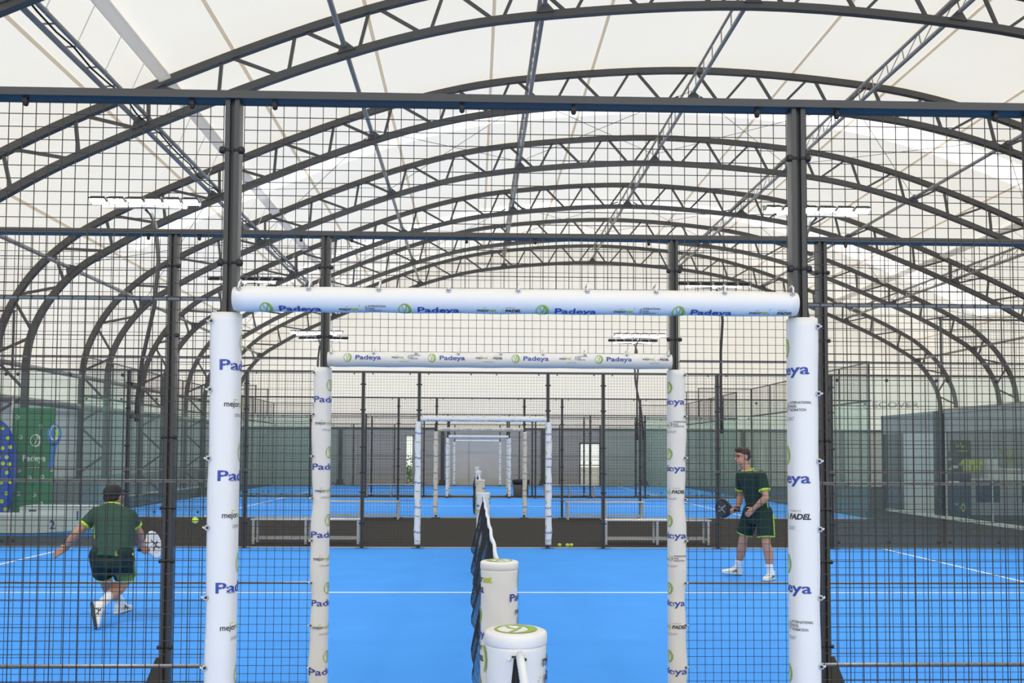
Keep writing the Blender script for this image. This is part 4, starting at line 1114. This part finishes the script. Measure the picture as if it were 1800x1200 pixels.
c0, c1 = hipN.lerp(knN, .0), hipN.lerp(knN, .77); sd = (-lat*.75-fwd*.66).normalized(); b = MB(); n_ = V((.9, -.44, 0))
b.add([c0+sd*.02+V((.085, -.068, -.02)), c0+V((.110, -.020, -.02)), c1+V((.114, -.022, 0)), c1+V((.088, -.078, 0)), c0+V((.07, -.05, -.02)), c0+V((.09, .0, -.02)), c1+V((.09, .0, 0)), c1+V((.07, -.06, 0))], [(0, 1, 2, 3), (4, 7, 6, 5), (0, 4, 5, 1), (1, 5, 6, 2), (2, 6, 7, 3), (3, 7, 4, 0)])
part(b.mesh('side_stripe', None), 'side_stripe', 'lime_trim', pr)
for an, kn in ((anN, knN), (anF, knF)):
    d = (kn-an).normalized(); b = MB(); limb(b, [an-d*.04, an+d*.035, an+d*.115], [.046, .044, .049], 16, False); part(remesh(b, .007, 2), 'sock', 'sock', pr)
shoe(anN, V((3.755, 11.955, 0)), V((3.575, 11.760, 0)), (0, 0, 1), pr)
shoe(anF, V((3.452, 12.385, .0)), V((3.172, 12.305, .035)), (.11, 0, 1), pr)
b = MB(); d = (elF-wrF).normalized(); b.tube([wrF+d*.01, wrF+d*.03], .034, 14); part(b.mesh('wristband', None, True), 'wristband', 'cap_black', pr)
padel_racket('black padel racket held low by the player on the right', V((3.315, 12.17, .885)), V((-.42, .88, .05)), V((.9, .42, 0)), 'racket_black', 'racket_black', 'kiosk_grey', .112, .130)

# ---------------- the player on the left, lunging away from the camera
O2 = Vector((-3.62, 8.95, 0))
pl = thing('person', O2, 'person lunging at left seen from behind, dark cap and dark green kit, left arm out', 'person', 'padel players')
fw = V((.06, .90, .42)).normalized()
n2, h2 = V((-3.672, 9.10, 1.085)), V((-3.705, 9.17, 1.195))
sL, eL, wL = V((-3.815, 9.04, 1.025)), V((-3.960, 8.94, .845)), V((-4.095, 9.02, .690))
sR, eR, wR = V((-3.500, 9.04, 1.005)), V((-3.445, 9.15, .830)), V((-3.480, 9.29, .700))
pL, pR = V((-3.665, 8.80, .655)), V((-3.475, 8.80, .650))
kL, aL = V((-3.765, 9.13, .395)), V((-3.728, 9.44, .125))
kR, aR = V((-3.545, 9.10, .375)), V((-3.640, 8.78, .205))
up2 = V((-.10, .46, .88)).normalized(); lx = V((1, 0, -.05)).normalized(); dp = lx.cross(up2).normalized()
if dp.y < 0: dp = -dp
T2 = [(V((-3.565, 8.83, .66)), .160, .115), (V((-3.575, 8.87, .76)), .150, .105), (V((-3.600, 8.94, .87)), .160, .108), (V((-3.635, 9.01, .98)), .178, .110), (V((-3.655, 9.06, 1.05)), .160, .090), (V((-3.668, 9.085, 1.085)), .080, .065)]
body = MB(); loft(body, [(c, lx*w*.92, dp*d*.92) for c, w, d in T2])
limb(body, [V((-3.664, 9.07, 1.05)), n2, V((-3.695, 9.14, 1.14))], [.062, .056, .052])
fh = V((.12, .95, .05)).normalized(); hl2 = V((0, 0, 1)).cross(fh).normalized(); hu2 = fh.cross(hl2)
if hu2.z < 0: hu2 = -hu2
HM2 = Matrix((fh, hl2, hu2)).transposed()
def H2(f, s, u): return h2 + fh*f + hl2*s + hu2*u
ell(body, H2(-.012, 0, .018), (.096, .076, .085), HM2); ell(body, H2(.030, 0, -.050), (.060, .056, .066), HM2); limb(body, [H2(.090, 0, .0), H2(.104, 0, -.03)], [.009, .014], 8)
for s in (-1, 1): ell(body, H2(-.012, s*.079, -.022), (.019, .011, .032), HM2)
for a_, b_, c_ in ((sL, eL, wL), (sR, eR, wR)):
    limb(body, [a_, b_, c_], [.056, .043, .030]); limb(body, [b_, b_.lerp(c_, .3), c_], [.043, .046, .029])
for a_, b_, c_ in ((pL, kL, aL), (pR, kR, aR)):
    limb(body, [a_, b_, c_], [.088, .057, .040]); limb(body, [b_, b_.lerp(c_, .32)-V((0, .012, .012)), c_], [.055, .063, .038])
hand(body, wL, V((-.82, .25, -.42)), V((-.1, .8, -.5)), V((-.2, .2, -1)) * -1, .22, .185, .30)
hand(body, wR, V((.10, .70, -.55)), V((.8, -.5, .1)), V((.3, .8, .3)), 1.2, .16)
part(remesh(body, .0075, 3), 'body', 'skin', pl)
for s in (-1, 1):
    e = MB(); ell(e, H2(.083, s*.031, .0), (.010, .014, .008), HM2); part(e.mesh('eye', None, True), 'eye', 'eye', pl)
c_ = MB(); ell(c_, H2(-.016, 0, .036), (.108, .089, .080), HM2); ell(c_, H2(-.058, 0, -.020), (.058, .078, .050), HM2); part(remesh(c_, .006, 2), 'cap', 'cap_black', pl)
c_ = MB(); loft(c_, [(H2(.07, 0, .045), hl2*.074, hu2*.008), (H2(.12, 0, .040), hl2*.066, hu2*.006), (H2(.155, 0, .034), hl2*.035, hu2*.004)], 16); part(c_.mesh('cap_peak', None, True), 'cap_peak', 'cap_black', pl)
c_ = MB(); c_.tube([H2(-.02, .085, -.004), H2(.05, .080, .002), H2(.088, .05, .0)], .005, 6); c_.tube([H2(-.02, -.085, -.004), H2(.05, -.080, .002), H2(.088, -.05, .0)], .005, 6); c_.tube([H2(.092, -.05, 0), H2(.102, 0, 0), H2(.092, .05, 0)], .012, 6); part(c_.mesh('glasses', None, True), 'glasses', 'kiosk_dark', pl)
sl = [([sL, sL.lerp(eL, .62)], [.070, .063]), ([sR, sR.lerp(eR, .62)], [.070, .063])]
garment([(V((-3.570, 8.80, .600)), lx*.188, dp*.140), (V((-3.568, 8.83, .68)), lx*.182, dp*.135)] + [(c, lx*(w+.022), dp*(d+.022)) for c, w, d in T2[1:-1]] + [(V((-3.668, 9.085, 1.095)), lx*.092, dp*.078)], sl, 'shirt', 'shirt_back', pl)
for pts, rs in sl:
    d = (pts[1]-pts[0]).normalized(); b = MB(); b.tube([pts[1]-d*.020, pts[1]+d*.004], rs[1]+.004, 18); part(b.mesh('sleeve_trim', None, True), 'sleeve_trim', 'lime_trim', pl)
b = MB(); b.tube([V((-3.670, 9.088, 1.100))+lx*.084*math.cos(w)+dp*.074*math.sin(w) for w in [2*PI*k/24 for k in range(26)]], .0085, 6, False); part(b.mesh('collar_trim', None, True), 'collar_trim', 'lime_trim', pl)
b = MB()
for s_ in (-1, 1):
    b.tube([V((-3.655+s_*.155, 9.0, .985)), V((-3.618+s_*.180, 8.93, .90)), V((-3.590+s_*.172, 8.88, .80))], .009, 6)
part(b.mesh('side_piping', None, True), 'side_piping', 'lime_trim', pl)
sh = MB(); loft(sh, [(V((-3.570, 8.82, .555)), lx*.178, V((0, .13, .02))), (V((-3.568, 8.82, .62)), lx*.182, V((0, .135, .03))), (V((-3.570, 8.85, .72)), lx*.165, dp*.118)])
for hp, kn, k in ((pL, kL, .74), (pR, kR, .78)): limb(sh, [hp, hp.lerp(kn, k)], [.112, .104], 18, False); ell(sh, hp, (.11,)*3)
part(remesh(sh, .008, 3), 'shorts', 'shorts_back', pl)
for hp, kn, k in ((pL, kL, .74), (pR, kR, .78)):
    c = hp.lerp(kn, k); d = (kn-hp).normalized(); b = MB(); b.tube([c-d*.007, c+d*.003], .1055, 20); part(b.mesh('shorts_hem', None, True), 'shorts_hem', 'lime_trim', pl)
b = MB(); b.tube([pR+V((.108, -.02, .02)), pR.lerp(kR, .4)+V((.108, -.02, 0)), pR.lerp(kR, .78)+V((.106, -.02, 0))], .009, 6); part(b.mesh('side_stripe', None, True), 'side_stripe', 'lime_trim', pl)
for an, kn in ((aL, kL), (aR, kR)):
    d = (kn-an).normalized(); b = MB(); limb(b, [an-d*.04, an+d*.035, an+d*.135], [.046, .044, .050], 16, False); part(remesh(b, .007, 2), 'sock', 'sock', pl)
shoe(aL, V((-3.738, 9.38, 0)), V((-3.700, 9.665, 0)), (0, 0, 1), pl)
shoe(aR, V((-3.700, 8.655, .225)), V((-3.610, 8.545, .012)), (.55, .62, .45), pl, 'shoe_white', 'sole_dark')
padel_racket('white padel racket with black print held by the lunging player', V((-3.480, 9.37, .655)), V((.10, .95, .06)), V((.95, -.10, .25)), 'racket_white', 'racket_white', 'racket_black', .125, .130)
